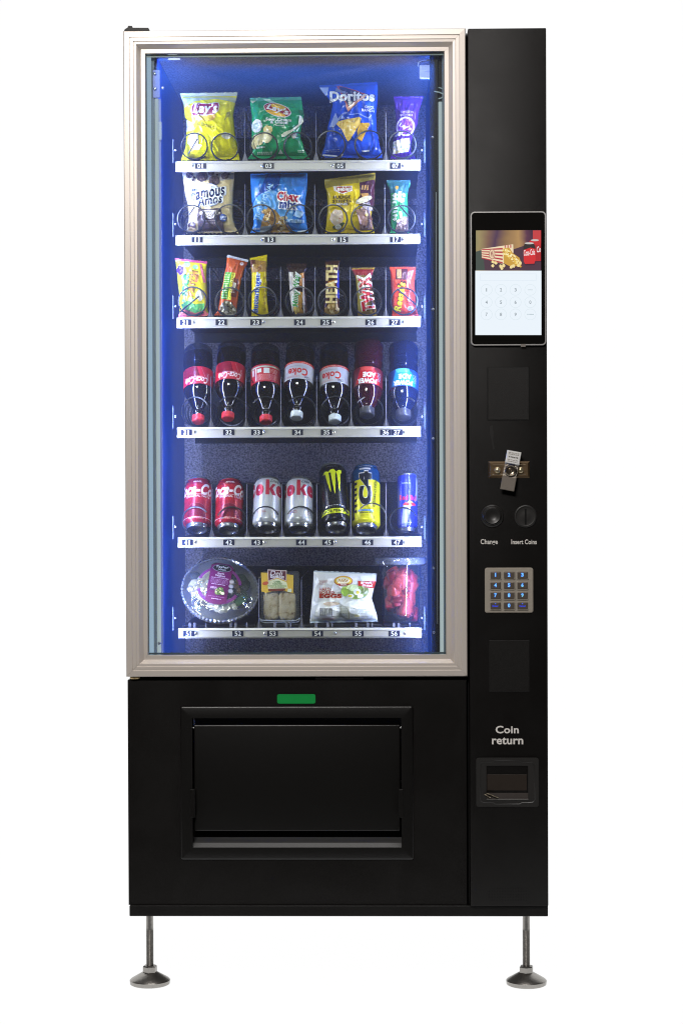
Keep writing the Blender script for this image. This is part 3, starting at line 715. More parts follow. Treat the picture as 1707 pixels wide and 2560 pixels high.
def spiral(cx, cz, r, y0, y1, par, hand=1, pitch=.078, tail=False, front=.008, a_tip=None):
    pts = []
    if a_tip is not None:     # the wire starts above the drink and winds straight back
        n = int((y1-y0)/pitch*20)
        for i in range(n+1):
            a = math.radians(a_tip+hand*360*i/20); pts.append(Vector((cx+r*math.cos(a), y0+pitch*i/20, cz+r*math.sin(a))))
        bm = bmesh.new(); tube(bm, pts, .0020, 6)
        return mk('spiral', bm, WIRE, par, smooth=True)
    # nearly flat front turn, then the helix runs back
    n = 22; a0 = 250 if hand > 0 else 290
    for i in range(n+1):
        a = math.radians(a0 + hand*335*i/n); pts.append(Vector((cx+r*math.cos(a), y0+front*i/n, cz+r*math.sin(a))))
    turns = int((y1-y0-front)/pitch); k = 12; a1 = a0+hand*335
    for i in range(1, turns*k+1):
        a = math.radians(a1+hand*360*i/k); pts.append(Vector((cx+r*math.cos(a), y0+front+pitch*i/k, cz+r*math.sin(a))))
    if tail:
        p = pts[0]; e = Vector((cx+(-.05*hand+.05)*.0-.006*hand, y0-.001, cz+r*.25)); pts = [e, (e+p)/2] + pts if False else pts
    bm = bmesh.new(); tube(bm, pts, .0020, 6)
    return mk('spiral', bm, WIRE, par, smooth=True)
BACK_D = .595; rs_ = random.Random(4)
for si, (yt, yb, xl, xr, tags, screws, divs, coils) in enumerate(SHELF):
    a = R4(xl, yt, xr, yb, .12); x0, x1, z0, z1 = a; hgt = z1-z0
    T = empty('shelf', (0, 0, 0), MC)
    # tray: floor, back plate
    zf = z1-.0012
    bm = bmesh.new(); box(bm, x0+.002, x1-.002, .1285, BACK_D, zf-.0022, zf)
    box(bm, x0+.002, x1-.002, BACK_D+.0003, BACK_D+.004, zf-.03, zf+.142)
    box(bm, x0+.002, x1-.002, .140, .146, zf-.024, zf-.0026)
    mk('tray', bm, TRAYM, T)
    # extruded rail: bright lip on top, face, lower return
    lip = hgt*.215; low = hgt*.83
    pr = [(.1276, z1), (.1215, z1-.0006), (.1200, z1-lip*.9), (.1222, z1-lip), (.1228, z1-lip-.001), (.1228, z1-low), (.1262, z0+.0003), (.128, z0+.0003), (.128, z1)]
    bm = bmesh.new(); v = [[bm.verts.new((x, y, z)) for y, z in pr] for x in (x0, x1)]; n = len(pr)
    for i in range(n): bm.faces.new((v[0][i], v[1][i], v[1][(i+1) % n], v[0][(i+1) % n]))
    bm.faces.new(v[0]); bm.faces.new(v[1][::-1]); bmesh.ops.recalc_face_normals(bm, faces=bm.faces)
    mk('rail', bm, RAIL, T)
    for s_, tx0, tx1 in tags:
        ty0 = yt+(yb-yt)*.27; ty1 = yt+(yb-yt)*.80
        b_ = R4(tx0, ty0, tx1, ty1, .1225); bm = newbox(b_[0], b_[1], .1219, .1227, b_[2], b_[3])
        P = Print(lambda px, py, k: Vector((W(px, py, .1218).x, .1218-k, W(px, py, .1218).z)), 'flat', bm, [NAVY], L=60, step=.0001)
        P.add(txt(s_[0], (tx0+tx1)/2-4.3, (ty0+ty1)/2, 7.4 if s_[0] != '1' else 3.2, 11.4, bold=.014), 0xf4f4f2)
        P.add(txt(s_[1], (tx0+tx1)/2+4.3, (ty0+ty1)/2, 7.4 if s_[1] != '1' else 3.2, 11.4, bold=.014), 0xf4f4f2)
        mk('number_tag', bm, P.mats, T)
    for px in screws: screw(px, yt+(yb-yt)*.5, .1228, .0042, T)
    for px in divs:
        top = yt-(118 if si in (0,) else 121 if si == 3 else 128 if si == 4 else 120)
        p = W(px, yt-3, .128); q = W(px, top, .128)
        bm = bmesh.new(); tube(bm, [Vector((p.x, .1300, zf)), Vector((p.x, .1300, q.z)), Vector((p.x, .136, q.z+.005)), Vector((p.x, BACK_D-.004, q.z+.005))], .0011, 5)
        f = bm.faces.new([bm.verts.new(Vector(c)) for c in ((p.x-.008, .1298, zf+.0004), (p.x+.008, .1298, zf+.0004), (p.x, .1298, zf+.026))])
        mk('divider', bm, mat('divider_wire', (.11, .11, .125, 1), .4, .4), T)
    for ci, (cx, cy, r) in enumerate(coils):
        d = (.1335, .1335, .1335, .147, .134)[si]
        c = W(cx, cy, d); hand = 1 if (ci % 2 == 0) else -1
        if si >= 2: hand = 1 if ci % 3 != 1 else -1
        if si >= 3:
            hand = ((1, -1, -1, -1, 1, -1, 1), (1, -1, 1, -1, 1, -1, 1))[si-3][ci]
            spiral(c.x, c.z, r*.001*(5+d)/5, d, BACK_D-.02, T, hand, .085, a_tip=(32 if hand > 0 else 150)+rs_.uniform(-12, 12))
        else: spiral(c.x, c.z, r*.001*(5+d)/5, d, BACK_D-.02, T, hand)
    # stray wire ends across the outer lanes
    if si in (0, 1, 2):
        for pts in {0: [((472, 384), (494, 347))], 1: [((474, 536), (487, 517)), ((997, 512), (1021, 540))], 2: [((449, 781), (498, 741)), ((992, 722), (1040, 762))]}[si]:
            bm = bmesh.new(); tube(bm, [W(x, y,   .131) for x, y in pts], .0020, 6); mk('wire_end', bm, WIRE, T, smooth=True)
    if si == 5:
        for k, px in enumerate((475, 487, 515, 577, 589, 617, 687, 716, 726, 790, 819, 830, 890, 919, 930, 984, 996, 1024)):
            b_ = R4(px-(1.6 if k % 3 == 2 else 3), 1557, px+(1.6 if k % 3 == 2 else 3), 1566, .15)
            mk('belt_peg', newbox(b_[0], b_[1], .149, .156, zf+.0003, b_[3], bev=.0008), mat('grey_peg', (.20, .20, .24, 1), .4), T)
        for px0, px1 in ((460, 640), (655, 750), (762, 955), (958, 1046)):
            b_ = R4(px0, 1557, px1, 1566, .2); mk('belt', newbox(b_[0], b_[1], .158, .55, zf+.0003, zf+.007, bev=.002), TRAYM, T)
    # side runners
    for px in (433, 1061):
        b_ = R4(px-1.2, yt-52, px+1.2, yt+6, .105); mk('side_runner', newbox(b_[0], b_[1], .105, .112, b_[2], b_[3], bev=.0005), mat('runner_steel', (.10, .12, .22, 1), .35, .4), T)
        screw(px+(6 if px < 700 else -7), yt-25, .108, .0028, T)
# ------------------------------------------------------------------ products
FILMBASE = {}
def film(col, rough=.24):
    return mat('wrapper_film', col, rough, 0, .55, .25, 110, .07)
def interp(rows, y, k):
    if y <= rows[0][0]: return rows[0][k]
    for a, b in zip(rows, rows[1:]):
        if y <= b[0]:
            t = (y-a[0])/(b[0]-a[0]); t = t*t*(3-2*t)*.5+t*.5
            return a[k]+(b[k]-a[k])*t
    return rows[-1][k]
class Bag:
    """pillow bag: outline rows (py, x left, x right) in photo pixels at depth d"""
    def __init__(s, rows, d, thick, slope=(0, 0), seal=(8, 6), wr=1.0, seed=1, bumps=None, puff=.55, lean=0):
        s.rows, s.d, s.T, s.sl, s.seal, s.wr, s.seed, s.bumps, s.puff, s.lean = rows, d, thick, slope, seal, wr*1.5, seed, bumps, puff, lean
        s.y0, s.y1 = rows[0][0], rows[-1][0]
    def slope(s, v): return s.sl[0]+(s.sl[1]-s.sl[0])*v
    def inv(s, px, py):
        y = py
        for _ in range(3):
            xl, xr = interp(s.rows, y, 1), interp(s.rows, y, 2); u = (px-xl)/(xr-xl)
            v = (y-s.y0)/(s.y1-s.y0); y = py-s.slope(v)*(u-.5)
        return u, (y-s.y0)/(s.y1-s.y0)
    def depth(s, u, v):
        u = min(1, max(0, u)); v = min(1, max(0, v)); H = s.y1-s.y0
        st, sb = s.seal[0]/H, s.seal[1]/H
        a = min(1, max(0, (v-st)/.30)); b = min(1, max(0, (1-sb-v)/.22))
        pv = (math.sin(a*math.pi/2)**.8)*(math.sin(b*math.pi/2)**.7)
        pu = max(0, 1-abs(2*u-1)**2.4)**s.puff
        t = s.T*pu*pv
        e = pu**.5
        # folds fanning from the seals and dents over the belly
        sd = s.seed*7.3
        top = math.exp(-max(0, v-st)/.16); bot = math.exp(-max(0, 1-sb-v)/.14)
        f = noise.noise(Vector((u*9+sd, v*1.6, sd)))*top*2.4 + noise.noise(Vector((u*8-sd, v*1.8, sd+5)))*bot*2.2
        rg = 1-abs(noise.noise(Vector((u*3.2+v*2.1+sd, v*3.6-u*1.4, sd*2))))*2
        r2 = 1-abs(noise.noise(Vector((u*5.0-v*3.2+sd, v*4.4+u*2.7, sd*4))))*2.2
        f += (rg**3)*1.2 - .6 + (max(0, r2)**5)*1.3 + noise.noise(Vector((u*6+sd, v*7, sd*3)))*1.0 + noise.noise(Vector((u*14+sd, v*15, sd*5)))*.35
        t += f*.001*s.wr*e*min(1, a*3)*min(1, b*3)
        if s.bumps:
            for bx, by, rx, ry, h in s.bumps:
                q = ((u-bx)/rx)**2+((v-by)/ry)**2
                if q < 1: t += h*(1-q)**.6
        return t
    def at(s, u, v, k=0, back=False):
        y = s.y0+v*(s.y1-s.y0); px = interp(s.rows, y, 1)*(1-u)+interp(s.rows, y, 2)*u
        py = y+s.slope(v)*(u-.5); p = W(px, py, s.d); t = s.depth(u, v)
        p.y = s.d+s.lean*(1-v) + (t*.55 if back else -t-k)
        return p
    def surf(s, px, py, k): 
        u, v = s.inv(px, py); p = W(px, py, s.d); u2, v2 = min(1, max(0, u)), min(1, max(0, v))
        p.y = s.d+s.lean*(1-v2)-s.depth(u2, v2)-k; return p
    def build(s, name, label, cat, base, group, prt, fin='film', nu=60, nv=76, rough=.19, top=None, bot=None):
        bm = bmesh.new(); g = {}
        H = s.y1-s.y0; v0, v1 = s.seal[0]/H, 1-s.seal[1]/H
        for side in (0, 1):
            for j in range(nv+1):
                for i in range(nu+1):
                    if side and i in (0, nu): g[1, i, j] = g[0, i, j]; continue
                    u = .5-.5*math.cos(math.pi*i/nu) if False else i/nu
                    g[side, i, j] = bm.verts.new(s.at(u, v0+(v1-v0)*j/nv, 0, side == 1))
        for j in range(nv):
            for i in range(nu):
                bm.faces.new((g[0, i, j], g[0, i, j+1], g[0, i+1, j+1], g[0, i+1, j]))
                bm.faces.new((g[1, i, j], g[1, i+1, j], g[1, i+1, j+1], g[1, i, j+1]))
        for j in (0, nv):
            for i in range(nu):
                q = [g[0, i, j], g[0, i+1, j], g[1, i+1, j], g[1, i, j]]
                q = list(dict.fromkeys(q))
                try: bm.faces.new(q if j == 0 else q[::-1])
                except ValueError: pass
        P = Print(s.surf, fin, bm, [film(base, rough)], L=2.3, step=.00014, off=.0008)
        prt(P)
        org = W(interp(s.rows, s.y1, 1)*.5+interp(s.rows, s.y1, 2)*.5, s.y1, s.d)
        o = mk(name, bm, P.mats, None, org, True, 70); tag(o, label, cat, group)
        for nm, a, b, c in (('top_seal', 0, v0, top or base), ('bottom_seal', v1, 1, bot or base)):
            if b-a < .004: continue
            bm = bmesh.new(); n = max(4, int((b-a)*H)); gg = {}
            for j in range(n+1):
                v = a+(b-a)*j/n
                for i in range(25):
                    for sd in (0, 1):
                        p = s.at(i/24, v); wv = noise.noise(Vector((i*.33+s.seed*3, v*2, s.seed)))*.0016*s.wr
                        zig = ((j+i) % 2)*.0004 if fin == 'film' else 0
                        if i in (0, 24) or True: p.z += 0
                        p.y = s.d+s.lean*(1-v)+wv*min(1, abs(v-(v0 if nm[0] == 't' else v1))*25)-(.0006 if sd == 0 else -.0004)-((j % 2)*.0005)
                        if (j == 0 and nm[0] == 't') or (j == n and nm[0] == 'b'): p.z += ((i % 2)-.5)*.0012
                        gg[sd, i, j] = bm.verts.new(p)
            for j in range(n):
                for i in range(24):
                    bm.faces.new((gg[0, i, j], gg[0, i, j+1], gg[0, i+1, j+1], gg[0, i+1, j]))
                    bm.faces.new((gg[1, i, j], gg[1, i+1, j], gg[1, i+1, j+1], gg[1, i, j+1]))
            P2 = Print(lambda px, py, k: (lambda p: Vector((p.x, s.d+s.lean*(1-s.inv(px, py)[1])-.0014-k, p.z)))(W(px, py, s.d)), fin, bm, [film(c, rough)])
            if nm[0] == 't' and getattr(s, 'toptop', None): s.toptop(P2)
            mk(nm, bm, P2.mats, o, smooth=False)
        return o
def Z(x0, y0, k):
    def f(*p): return [(x0+p[i]/k, y0+p[i+1]/k) for i in range(0, len(p), 2)]
    f.k = k
    return f
def zell(z, x, y, rx, ry, **k): c = z(x, y)[0]; return ell(c[0], c[1], rx/z.k, ry/z.k, **k)
def zt(P, z, s, x, y, w, h, col, **k): c = z(x, y)[0]; return P.t(s, c[0], c[1], w/z.k, h/z.k, col, **k)
def scatter(P, pts, r, cols, seed=1, wob=.5, n=9):
    rs = random.Random(seed)
    for i, (x, y) in enumerate(pts):
        k = rs.uniform(.7, 1.25); P.add(ell(x, y, r*k, r*k*rs.uniform(.65, 1), rs.uniform(0, 180), n, wob, i+seed), rs.choice(cols), up=(i % 4 == 3))
    P.lv += 1
CH, BARS = 'snack bags on the two upper shelves', 'sweet bars on the third shelf'

# --- row 1
z = Z(440, 220, 8.711)
rows = [(232, 450, 594.5), (244, 454, 592), (258, 459.5, 588.5), (291, 462.5, 584), (301, 469, 585), (330, 466.5, 587.5), (365, 464.5, 593), (401, 453, 599.5)]
def pr(P):
    P.add(poly(z(120, 215, 1310, 215, 1285, 330, 900, 250, 430, 300, 200, 440, 165, 330)), 0xb5bd8a)
    P.add(poly(z(235, 700, 360, 780, 440, 930, 330, 960, 240, 960)), 0xaeb0a4)
    P.add(zell(z, 690, 650, 190, 120), 0xd9a83a)
    P.add(poly(z(350, 640, 820, 640, 760, 740, 690, 775, 560, 735)), 0xe3c33e)
    b = z(355, 420, 395, 350, 520, 350, 700, 372, 850, 345, 940, 340, 968, 420, 940, 540, 860, 610, 700, 635, 480, 630, 400, 660, 360, 610, 342, 520)
    P.add(poly(b), 0xe9e4dd); cx, cy = z(655, 495)[0]
    P.add(poly([(cx+(x-cx)*.95, cy+(y-cy)*.92) for x, y in b]), 0x8e2148)
    zt(P, z, "Lay's", 655, 500, 545, 300, 0xf1f1ee, shear=.25, bold=.035)
    zt(P, z, 'Classic', 670, 840, 390, 90, 0x7a6a20, rot=-13, bold=.005)
    P.add(zell(z, 1120, 1070, 110, 70, wob=.2), 0xe6e3cf); P.add(zell(z, 400, 1180, 130, 160, wob=.3), 0xd8d2c2); P.add(zell(z, 450, 1300, 120, 70, wob=.3, seed=2), 0xe9e2c0)
    P.add(poly(z(1065, 730, 1120, 560, 1190, 540, 1200, 620, 1150, 650, 1080, 740)), 0xa9a63a)
    for x, y, w_ in ((640, 1525, 170), (380, 1525, 200), (1290, 1330, 90), (1290, 1400, 110)): P.add(lines(*z(x-w_/2, y-25)[0], *z(x+w_/2, y+25)[0], 2, .6), 0xb0a020)
B = Bag(rows, .168, .026, (-2, -1), (9, 7), 1.4, 1)
B.build('crisp_bag', 'yellow crisp bag with red banner, leftmost on the top shelf', 'crisp bag', 0xe4dc14, CH, pr, top=0xb9bf9a)

z = Z(610, 230, 8.711)
rows = [(243.5, 625, 753), (258, 626, 755), (272, 627, 757), (290, 629.5, 759), (312, 629, 755), (340, 629.5, 751), (372, 633, 761), (385, 628, 766), (397, 620, 773)]
def pr(P):
    P.add(poly(z(135, 190, 350, 110, 270, 190, 190, 260)), 0xb9c3a4)
    P.add(poly(z(400, 145, 560, 160, 780, 300, 700, 300, 480, 200)), 0xa3cfb4)
    c = z(735, 420)[0]
    P.add(ell(*c, 36, 17.5, -19), 0xe3ddd6); P.add(ell(*c, 34, 15.5, -19), 0x9c2034)
    P.add(ell(c[0]+3, c[1]-7, 20, 8, -19), 0xe6bf2a); P.add(ell(c[0]-4, c[1]+9.5, 26, 5.2, -17), 0xefb72a)
    P.t("Lay's", c[0]+1, c[1]+.5, 57, 20, 0xf3f1ee, rot=-19, shear=.15, bold=.035)
    zt(P, z, 'Sour Cream', 765, 640, 560, 70, 0xeff5ee, rot=-3, bold=.035); zt(P, z, '& Onion', 775, 700, 380, 75, 0xeff5ee, rot=-2, bold=.035)
    zt(P, z, 'Flavored', 780, 765, 220, 40, 0xe2f0e4, rot=-1, bold=.02)
    P.add(zell(z, 290, 770, 120, 145), 0xdfe6e2); P.add(poly(z(200, 720, 300, 690, 350, 760, 280, 850, 210, 820)), 0x9fb8a6)
    P.add(zell(z, 540, 860, 105, 85, wob=.2), 0xead98e); P.add(zell(z, 330, 1060, 170, 120, rot=25, wob=.3), 0xe3d79c); P.add(zell(z, 510, 1020, 125, 125, wob=.2), 0xf0e8b8); P.add(zell(z, 230, 1160, 60, 100), 0xcfc27c)
    P.add(poly(z(820, 980, 880, 920, 1050, 850, 1190, 730, 1210, 540, 1260, 540, 1300, 640, 1230, 740, 1080, 880, 900, 1015, 840, 1025)), 0xe6ecd2)
    P.add(zell(z, 1100, 980, 50, 70, rot=-20), 0xe8ead8)
    P.add(poly(z(1190, 420, 1290, 400, 1310, 520, 1220, 520)), 0x1f6b44)
    P.add(poly(z(805, 1280, 855, 1360, 755, 1360)), 0xd8efe0)
    P.add(lines(*z(280, 1210)[0], *z(470, 1260)[0], 1, 2), 0xdcf2e4); P.add(lines(*z(300, 1320)[0], *z(640, 1380)[0], 2, 1.2, 3), 0xbfe3cd); P.add(lines(*z(1180, 1280)[0], *z(1320, 1340)[0], 2, 1), 0xbfe3cd)
Bag(rows, .168, .027, (-3, 0), (8, 7), 1.6, 2).build('crisp_bag', 'green sour cream crisp bag with chips and spring onion pictured', 'crisp bag', 0x1d9a5e, CH, pr, top=0x4f9f80)

z = Z(785, 200, 8.711)
rows = [(209, 797, 943), (224, 806, 944), (242, 819, 944), (258, 831, 943.5), (285, 826, 940), (320, 817.5, 941), (360, 812, 948), (395, 803, 957)]
def pr(P):
    P.add(poly(z(120, 170, 320, 160, 290, 340, 250, 350)), 0x9fb4e2)
    P.add(poly(z(480, 115, 560, 120, 1150, 340, 740, 740, 690, 560)), 0xb8553c); P.add(poly(z(540, 160, 640, 165, 1040, 330, 760, 640, 650, 400)), 0x1d2034)
    P.add(poly(z(480, 180, 600, 250, 740, 300, 690, 340, 470, 260)), 0x7d87a0)
    zt(P, z, 'Doritos', 830, 385, 970, 230, 0xf2f4f0, bold=.045, oc=0x2b3550, ow=.02)
    P.add(poly(z(690, 500, 740, 640, 1100, 360, 1150, 370, 740, 730, 700, 640)), 0xd99a78)
    P.add(poly(z(735, 640, 760, 640, 1110, 365, 1130, 372)), 0xf3e0cc)
    zt(P, z, 'COOL', 1210, 630, 210, 58, 0xe6ebf6, bold=.04); zt(P, z, 'RANCH', 1175, 700, 270, 58, 0xe6ebf6, bold=.04)
    P.add(poly(z(990, 980, 1190, 965, 1220, 1000, 1130, 1170, 1040, 1380, 950, 1320, 940, 1150)), 0xd9a93a)
    P.add(poly(z(490, 945, 980, 850, 1035, 880, 1000, 990, 800, 1330, 740, 1375, 700, 1320, 610, 1130, 500, 1010)), 0xe8c45a)
    rs = random.Random(5)
    scatter(P, [z(rs.uniform(560, 900), rs.uniform(920, 1150))[0] for _ in range(16)], 2.2, (0xf3dc8a, 0xd09a3c, 0xf6e6a8, 0xc98f34), 4)
    P.add(poly(z(330, 1060, 470, 740, 520, 880, 600, 790, 680, 880, 560, 900, 440, 1060)), 0x90a4dc)
    P.add(poly(z(600, 770, 780, 790, 980, 770, 1180, 860, 1300, 750, 1180, 880, 960, 790, 780, 810)), 0x86a2ea)
    P.add(poly(z(190, 1620, 500, 1650, 500, 1680, 185, 1650)), 0xc9d4ee); P.add(lines(*z(240, 1530)[0], *z(560, 1600)[0], 2, .7), 0x8ea2dc)
    P.add(poly(z(1030, 1560, 1210, 1545, 1200, 1580, 1060, 1585)), 0xdfe8f8)
Bag(rows, .168, .028, (-9, 2), (6, 6), 1.8, 3).build('crisp_bag', 'royal blue tortilla chip bag with two yellow triangle chips', 'crisp bag', 0x1f4fc8, CH, pr, top=0x2a4fae)

z = Z(955, 230, 9.503)
rows = [(241, 984, 1058), (262, 985, 1052), (285, 988, 1045), (308, 989, 1044), (335, 985, 1033), (362, 981, 1027), (380, 981, 1027), (388, 977, 1033), (397, 976, 1040)]
def pr(P):
    zt(P, z, 'SWEET N', 590, 500, 290, 55, 0xbba4e4, bold=.03); zt(P, z, 'SALTY MIX', 570, 575, 320, 52, 0xbba4e4, bold=.03)
    c = z(550, 850)[0]
    P.add(ring2(*c, 21, 22, 4, -25), 0xd8cfe8); P.add(ell(*c, 18.5, 19.5, -25), 0x6f2fb4); zt(P, z, "Lay's", 540, 860, 300, 130, 0xece6f4, rot=-22, shear=.2, bold=.03)
    P.add(poly(z(300, 1060, 420, 970, 500, 990, 430, 1060, 310, 1095)), 0xd8d0e4)
    P.add(poly(z(250, 1200, 650, 1110, 665, 1300, 620, 1440, 260, 1480, 240, 1300)), 0xd9d6d4)
    rs = random.Random(8)
    scatter(P, [z(rs.uniform(260, 640), rs.uniform(1220, 1460))[0] for _ in range(24)], 3, (0xf2efe6, 0xd9c27a, 0x9db48a, 0xf6e6b0, 0xb9b4ae, 0x7f9a70), 9)
Bag(rows, .168, .018, (0, 0), (6, 5), 1.5, 4).build('crisp_bag', 'narrow purple snack mix bag, rightmost on the top shelf', 'crisp bag', 0x4c2286, CH, pr)

# --- row 2
z = Z(400, 400, 3.92)
rows = [(431, 456.5, 586.5), (450, 458.5, 586), (480, 462, 584.5), (515, 470, 583), (545, 472, 583), (565, 469, 588), (583, 466.5, 596.5)]
def pr(P):
    P.add(poly(z(225, 122, 728, 122, 726, 190, 600, 215, 350, 200, 232, 190)), 0xb0aba4)
    for x, y, r in ((295, 150, 37), (420, 172, 56), (505, 130, 30), (540, 212, 54), (640, 160, 37)): P.add(zell(z, x, y, r, r, wob=.15, seed=x), 0x54474a); scatter(P, [z(x+dx*r, y+dy*r)[0] for dx, dy in ((-.4, -.2), (.3, .3), (.1, -.5), (-.2, .5), (.5, -.1))], 2, (0x2b2226, 0x7d6c66), x)
    for x, y in ((330, 205), (340, 180), (565, 150), (677, 140)): P.add(zell(z, x, y, 13, 13), 0x3c3236, up=False)
    c = z(488, 358)[0]
    P.add(ell(c[0], c[1], 33, 29, 0), 0x6f7f9c); P.add(ell(c[0], c[1], 31.8, 27.8, 0), 0xe6edf2)
    zt(P, z, 'SINCE 1975', 485, 272, 125, 16, 0x5a6070, bend=2)
    zt(P, z, 'Famous', 474, 330, 345, 116, 0x262c48, rot=11, shear=.3, bold=.03, oc=0xeef2f4, ow=.035); zt(P, z, 'Amos', 495, 408, 255, 92, 0x262c48, rot=11, shear=.3, bold=.03, oc=0xeef2f4, ow=.035)
    P.add(poly(z(385, 490, 490, 500, 600, 480, 625, 560, 632, 700, 380, 712, 375, 560)), 0x54484c)
    P.add(ell(*z(498, 535)[0], 26.5, 7.5), 0xece5d8); P.add(ell(*z(498, 568)[0], 12, 5.5), 0xece5d8)
    zt(P, z, 'CHOCOLATE', 498, 534, 180, 38, 0x5c4c4a, bold=.02); zt(P, z, 'CHIP', 497, 570, 72, 32, 0x5c4c4a, bold=.02)
    P.add(lines(*z(440, 600)[0], *z(560, 640)[0], 2, .8), 0xb9aca6); P.add(zell(z, 628, 580, 37, 37), 0x4a5f94); P.add(lines(*z(603, 560)[0], *z(655, 600)[0], 3, .8), 0xdfe4ee)
    P.add(zell(z, 322, 650, 40, 32, wob=.2), 0x5a4848); P.add(poly(z(265, 700, 300, 660, 380, 690, 380, 712)), 0xd9bd8e)
    P.add(lines(*z(390, 700)[0], *z(640, 714)[0], 1, .8), 0xd8c49a)
Bag(rows, .168, .027, (0, 0), (2, 6), 1.1, 5).build('cookie_bag', 'cream chocolate chip cookie bag with dark blue script name', 'cookie bag', 0xf0dba6, CH, pr)

rows = [(433, 626, 768.5), (470, 627, 768), (500, 629, 764), (520, 633, 762), (560, 634, 767), (582, 626.5, 771)]
def pr(P):
    P.add(poly(z(1050, 135, 1190, 135, 1170, 260, 1000, 470, 920, 480, 905, 430, 1000, 280)), 0x1c4a9c)
    P.add(poly(z(1200, 140, 1440, 130, 1430, 270, 1270, 270, 1210, 220)), 0x3c78c4)
    P.add(zell(z, 1120, 500, 210, 170, rot=-20, wob=.15), 0x5fa4e4)
    P.add(poly(z(1000, 620, 1060, 480, 1130, 500, 1230, 620, 1300, 690, 1270, 712, 1000, 712, 985, 680)), 0xb08a48)
    rs = random.Random(2)
    scatter(P, [z(rs.uniform(1010, 1110), rs.uniform(510, 660))[0] for _ in range(16)] + [z(rs.uniform(1130, 1240), rs.uniform(560, 690))[0] for _ in range(14)], 5, (0xe6cf92, 0xd8b870, 0xf2e4bc, 0xb98c48, 0x8a6434, 0xf0dca4), 3)
    P.t('TRADITIONAL', *z(1018, 420)[0], 100, 13, 0x9fd0f2, rot=66, bold=.03)
    P.add(poly(z(985, 660, 1100, 650, 1060, 712, 980, 712)), 0x8d99a6)
    zt(P, z, 'Chex', 1258, 375, 205, 92, 0xb8283c, rot=-4, bold=.05, oc=0xf2f4f4, ow=.075); zt(P, z, 'mix', 1258, 452, 160, 85, 0x243a84, rot=-4, bold=.05, oc=0xf2f4f4, ow=.075)
    P.add(lines(*z(1250, 590)[0], *z(1410, 630)[0], 1, 4), 0x9cc6ec)
    P.add(poly(z(1340, 500, 1420, 520, 1380, 580, 1310, 560)), 0x9cc4ea); P.add(poly(z(1345, 700, 1448, 685, 1450, 700, 1350, 714)), 0xd4e4f2); P.add(lines(*z(915, 665)[0], *z(985, 690)[0], 1, 2), 0xcfe4f4)
Bag(rows, .168, .028, (-2, 0), (3, 6), 1.5, 6).build('snack_bag', 'bright blue snack mix bag with red and white name', 'snack bag', 0x2f7fd6, CH, pr)

z = Z(760, 400, 4.3556)
rows = [(440, 810.5, 938), (458, 812.5, 937.5), (480, 817, 936), (510, 818.5, 932), (545, 816, 928), (583, 813, 936)]
def pr(P):
    P.add(poly(z(600, 205, 772, 150, 768, 470, 745, 560, 690, 560, 560, 470, 612, 400)), 0x4a2434)
    P.add(poly(z(225, 225, 600, 175, 772, 150, 772, 215, 600, 255, 240, 310)), 0x9a8a3a)
    P.add(poly(z(318, 295, 525, 292, 525, 350, 420, 385, 330, 345)), 0xefe6dc); P.add(poly(z(330, 302, 515, 300, 514, 344, 420, 376, 342, 340)), 0xa6392c)
    zt(P, z, 'Keebler', 422, 325, 180, 52, 0xf4eee6, bold=.035); zt(P, z, 'FUDGE', 414, 418, 195, 34, 0x3c2a1c, bold=.03); zt(P, z, 'STRIPES', 413, 460, 206, 31, 0x3c2a1c, bold=.03); zt(P, z, 'MINIS', 415, 493, 118, 26, 0xf4f0e0, bold=.03, oc=0x6a5430, ow=.05)
    for x in (632, 660, 688): P.add(poly(z(x, 285, x+16, 280, x+10, 335, x-6, 340)), 0xc99a58, up=False)
    P.add(poly(z(615, 380, 700, 370, 715, 400, 640, 420)), 0xb88a4a); P.add(zell(z, 650, 445, 95, 32, rot=22), 0xd8cfae); P.add(zell(z, 690, 520, 60, 34, rot=-25), 0xb9aca8)
    P.add(zell(z, 362, 640, 76, 88, wob=.2), 0xe3cdb4); rs = random.Random(3)
    scatter(P, [z(362+rs.uniform(-55, 55), 640+rs.uniform(-60, 60))[0] for _ in range(16)], 2.8, (0xf4ece4, 0xc99a84, 0xeeddc8, 0xd9b49a), 6)
    P.add(poly(z(310, 730, 430, 690, 450, 700, 390, 755, 315, 750)), 0x4a5a30); P.add(zell(z, 372, 735, 34, 26), 0xe8e6da)
    P.add(poly(z(560, 560, 640, 530, 720, 570, 755, 765, 610, 768, 590, 640)), 0x8a6a58)
    scatter(P, [z(rs.uniform(560, 730), rs.uniform(560, 750))[0] for _ in range(16)], 4.2, (0x6a4438, 0xb59a94, 0xc9b044, 0x4c2c28, 0xa88a80), 7)
Bag(rows, .168, .022, (-17, 0), (5, 7), 1.3, 7).build('cookie_bag', 'yellow and brown striped fudge cookie bag with gold top edge', 'cookie bag', 0xdcc018, CH, pr, top=0xa8963a)

